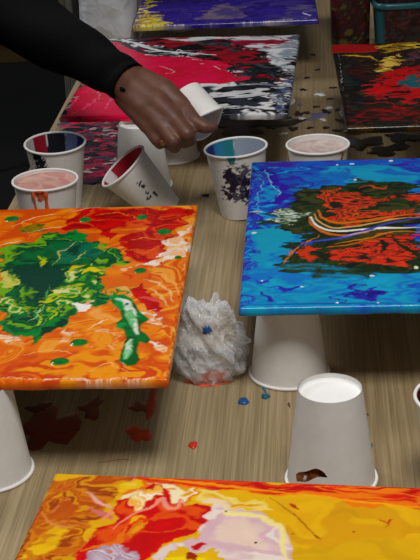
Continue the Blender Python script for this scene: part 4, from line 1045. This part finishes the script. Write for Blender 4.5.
# fingers
tapered(bm, [V_((-0.0239,1.7383,0.1772), 0.0112), V_((-0.0100,1.7143,0.1646), 0.0098), V_((0.0018,1.7064,0.1588), 0.0084), V_((0.0128,1.7079,0.1572), 0.0068)])
tapered(bm, [V_((-0.0343,1.7177,0.1674), 0.0112), V_((-0.0192,1.6987,0.1535), 0.0098), V_((-0.0161,1.7120,0.1414), 0.0086), V_((-0.0238,1.7259,0.1334), 0.0074)])
tapered(bm, [V_((-0.0494,1.7141,0.1591), 0.0106), V_((-0.0366,1.6975,0.1458), 0.0094), V_((-0.0349,1.7108,0.1337), 0.0082), V_((-0.0412,1.7272,0.1313), 0.0072)])
tapered(bm, [V_((-0.0656,1.7240,0.1568), 0.0098), V_((-0.0563,1.7089,0.1445), 0.0082), V_((-0.0533,1.7203,0.1355), 0.0072), V_((-0.0573,1.7352,0.1347), 0.0064)])
# thumb leaves the far side of the palm and closes behind the cup
tapered(bm, [V_((-0.0762,1.7996,0.1932), 0.0165), V_((-0.0518,1.8136,0.1801), 0.0140), V_((-0.0270,1.8114,0.1649), 0.0112), V_((-0.0071,1.7968,0.1563), 0.0088)])
fuse('arm_and_hand', bm, 0.0022, 5, M_SKIN, person)
def nail(p, d, w=0.0044, l=0.0055):
    bm = bmesh.new(); bmesh.ops.create_uvsphere(bm, u_segments=14, v_segments=8, radius=1.0)
    for q in bm.verts: q.co = Vector((q.co.x * w, q.co.y * l, q.co.z * 0.0012 + 0.0008 * (1 - q.co.x ** 2)))
    o = from_bm('fingernail', bm, M_NAIL, person); o.location = hv(p); o.rotation_mode = 'QUATERNION'
    o.rotation_quaternion = Vector(d).to_track_quat('Z', 'Y'); return o
nail((-0.0301,1.7005,0.1426), (0.1, -0.8, -0.5)); nail((-0.0490,1.7037,0.1426), (0.0, -0.8, -0.5))

# sleeve: a knitted tube with a slack outline, folds and a cuff
def sleeve():
    C = [((-0.4462,2.1049,0.3202), 0.056), ((-0.3525,2.0262,0.2891), 0.053), ((-0.2642,1.9545,0.2619), 0.0475), ((-0.2076,1.9023,0.2417), 0.043), ((-0.1556,1.8511,0.2240), 0.036), ((-0.1213,1.8151,0.2114), 0.0300), ((-0.1020,1.7954,0.2035), 0.0280), ((-0.0887,1.7819,0.1975), 0.0272)]
    P = smooth_line([p for p, r in C], 10); Rr = [q[0] for q in smooth_line([(r, 0) for p, r in C], 10)]
    P = [Vector(p) - person_off for p in P]; n = len(P); seg = 40; V = []; F = []
    up = Vector((0, 0, 1))
    rings = list(range(n)) + list(range(n - 1, n - 9, -1))
    for idx, i in enumerate(rings):
        d = (P[min(n - 1, i + 1)] - P[max(0, i - 1)]).normalized()
        a = d.cross(up).normalized(); b = d.cross(a).normalized()
        inner = idx >= n
        for k in range(seg):
            t = 2 * math.pi * k / seg
            s = i / n
            w = 1 + 0.05 * math.sin(26 * s + 2.0 * math.sin(t + 1)) * (0.4 + 0.6 * math.sin(t) ** 2) + 0.03 * math.sin(3 * t + 7 * s)
            if i > n - 6: w = 1 + (w - 1) * 0.3 + 0.012 * math.sin(20 * t)
            r = Rr[i] * w - (0.0022 if inner else 0)
            V.append(P[i] + a * (r * math.cos(t)) + b * (r * math.sin(t)))
    m = len(rings)
    for j in range(m - 1):
        for k in range(seg): F.append((j * seg + k, j * seg + (k + 1) % seg, (j + 1) * seg + (k + 1) % seg, (j + 1) * seg + k))
    F.append(tuple(range(seg)))
    o = pydata('sleeve', V, F, M_SLEEVE, person, True)
    bm = bmesh.new(); tapered(bm, [(hv((-0.0985,1.7582,0.1982)), 0.0018), (hv((-0.0948,1.7552,0.1963)), 0.0022)], 8)
    from_bm('cuff_thread', bm, M_SLEEVE, o)
sleeve()

# ------------------------------------------------------------------ light
def area(name, loc, target, size, power, col=(1, 1, 1), sy=None):
    l = bpy.data.lights.new(name, 'AREA'); l.energy = power; l.color = col
    l.shape = 'RECTANGLE'; l.size = size; l.size_y = sy or size
    o = bpy.data.objects.new(name, l); COL.objects.link(o); o.location = loc
    o.rotation_euler = (Vector(target) - Vector(loc)).to_track_quat('-Z', 'Y').to_euler()
    return o
area('ceiling_lamp', (0.15, 0.5, 1.9), (0.05, 1.3, 0), 0.6, 28, (1.0, 0.97, 0.93))
area('far_fill_light', (-1.9, 3.1, 2.2), (0.15, 1.9, 0), 0.8, 30, (0.96, 0.98, 1.0))  # added fill that brightens the far table, no actual window

w = bpy.data.worlds.new('World'); scene.world = w; w.use_nodes = True
bg = w.node_tree.nodes['Background']; bg.inputs['Color'].default_value = (0.9, 0.95, 1.0, 1); bg.inputs['Strength'].default_value = 0.09

# ------------------------------------------------------------------ camera
cd = bpy.data.cameras.new('camera'); cam = bpy.data.objects.new('camera', cd); COL.objects.link(cam)
cd.sensor_fit = 'VERTICAL'; cd.sensor_height = 36.0; cd.lens = 36.0 * 1460.884 / 560.0; cd.clip_start = 0.05; cd.clip_end = 50
cam.matrix_world = Matrix(((0.998795,0.049071,-0.000000,0.000000),(-0.019435,0.395576,-0.918228,0.000000),(-0.045058,0.917121,0.396053,0.691913),(0,0,0,1)))
scene.camera = cam
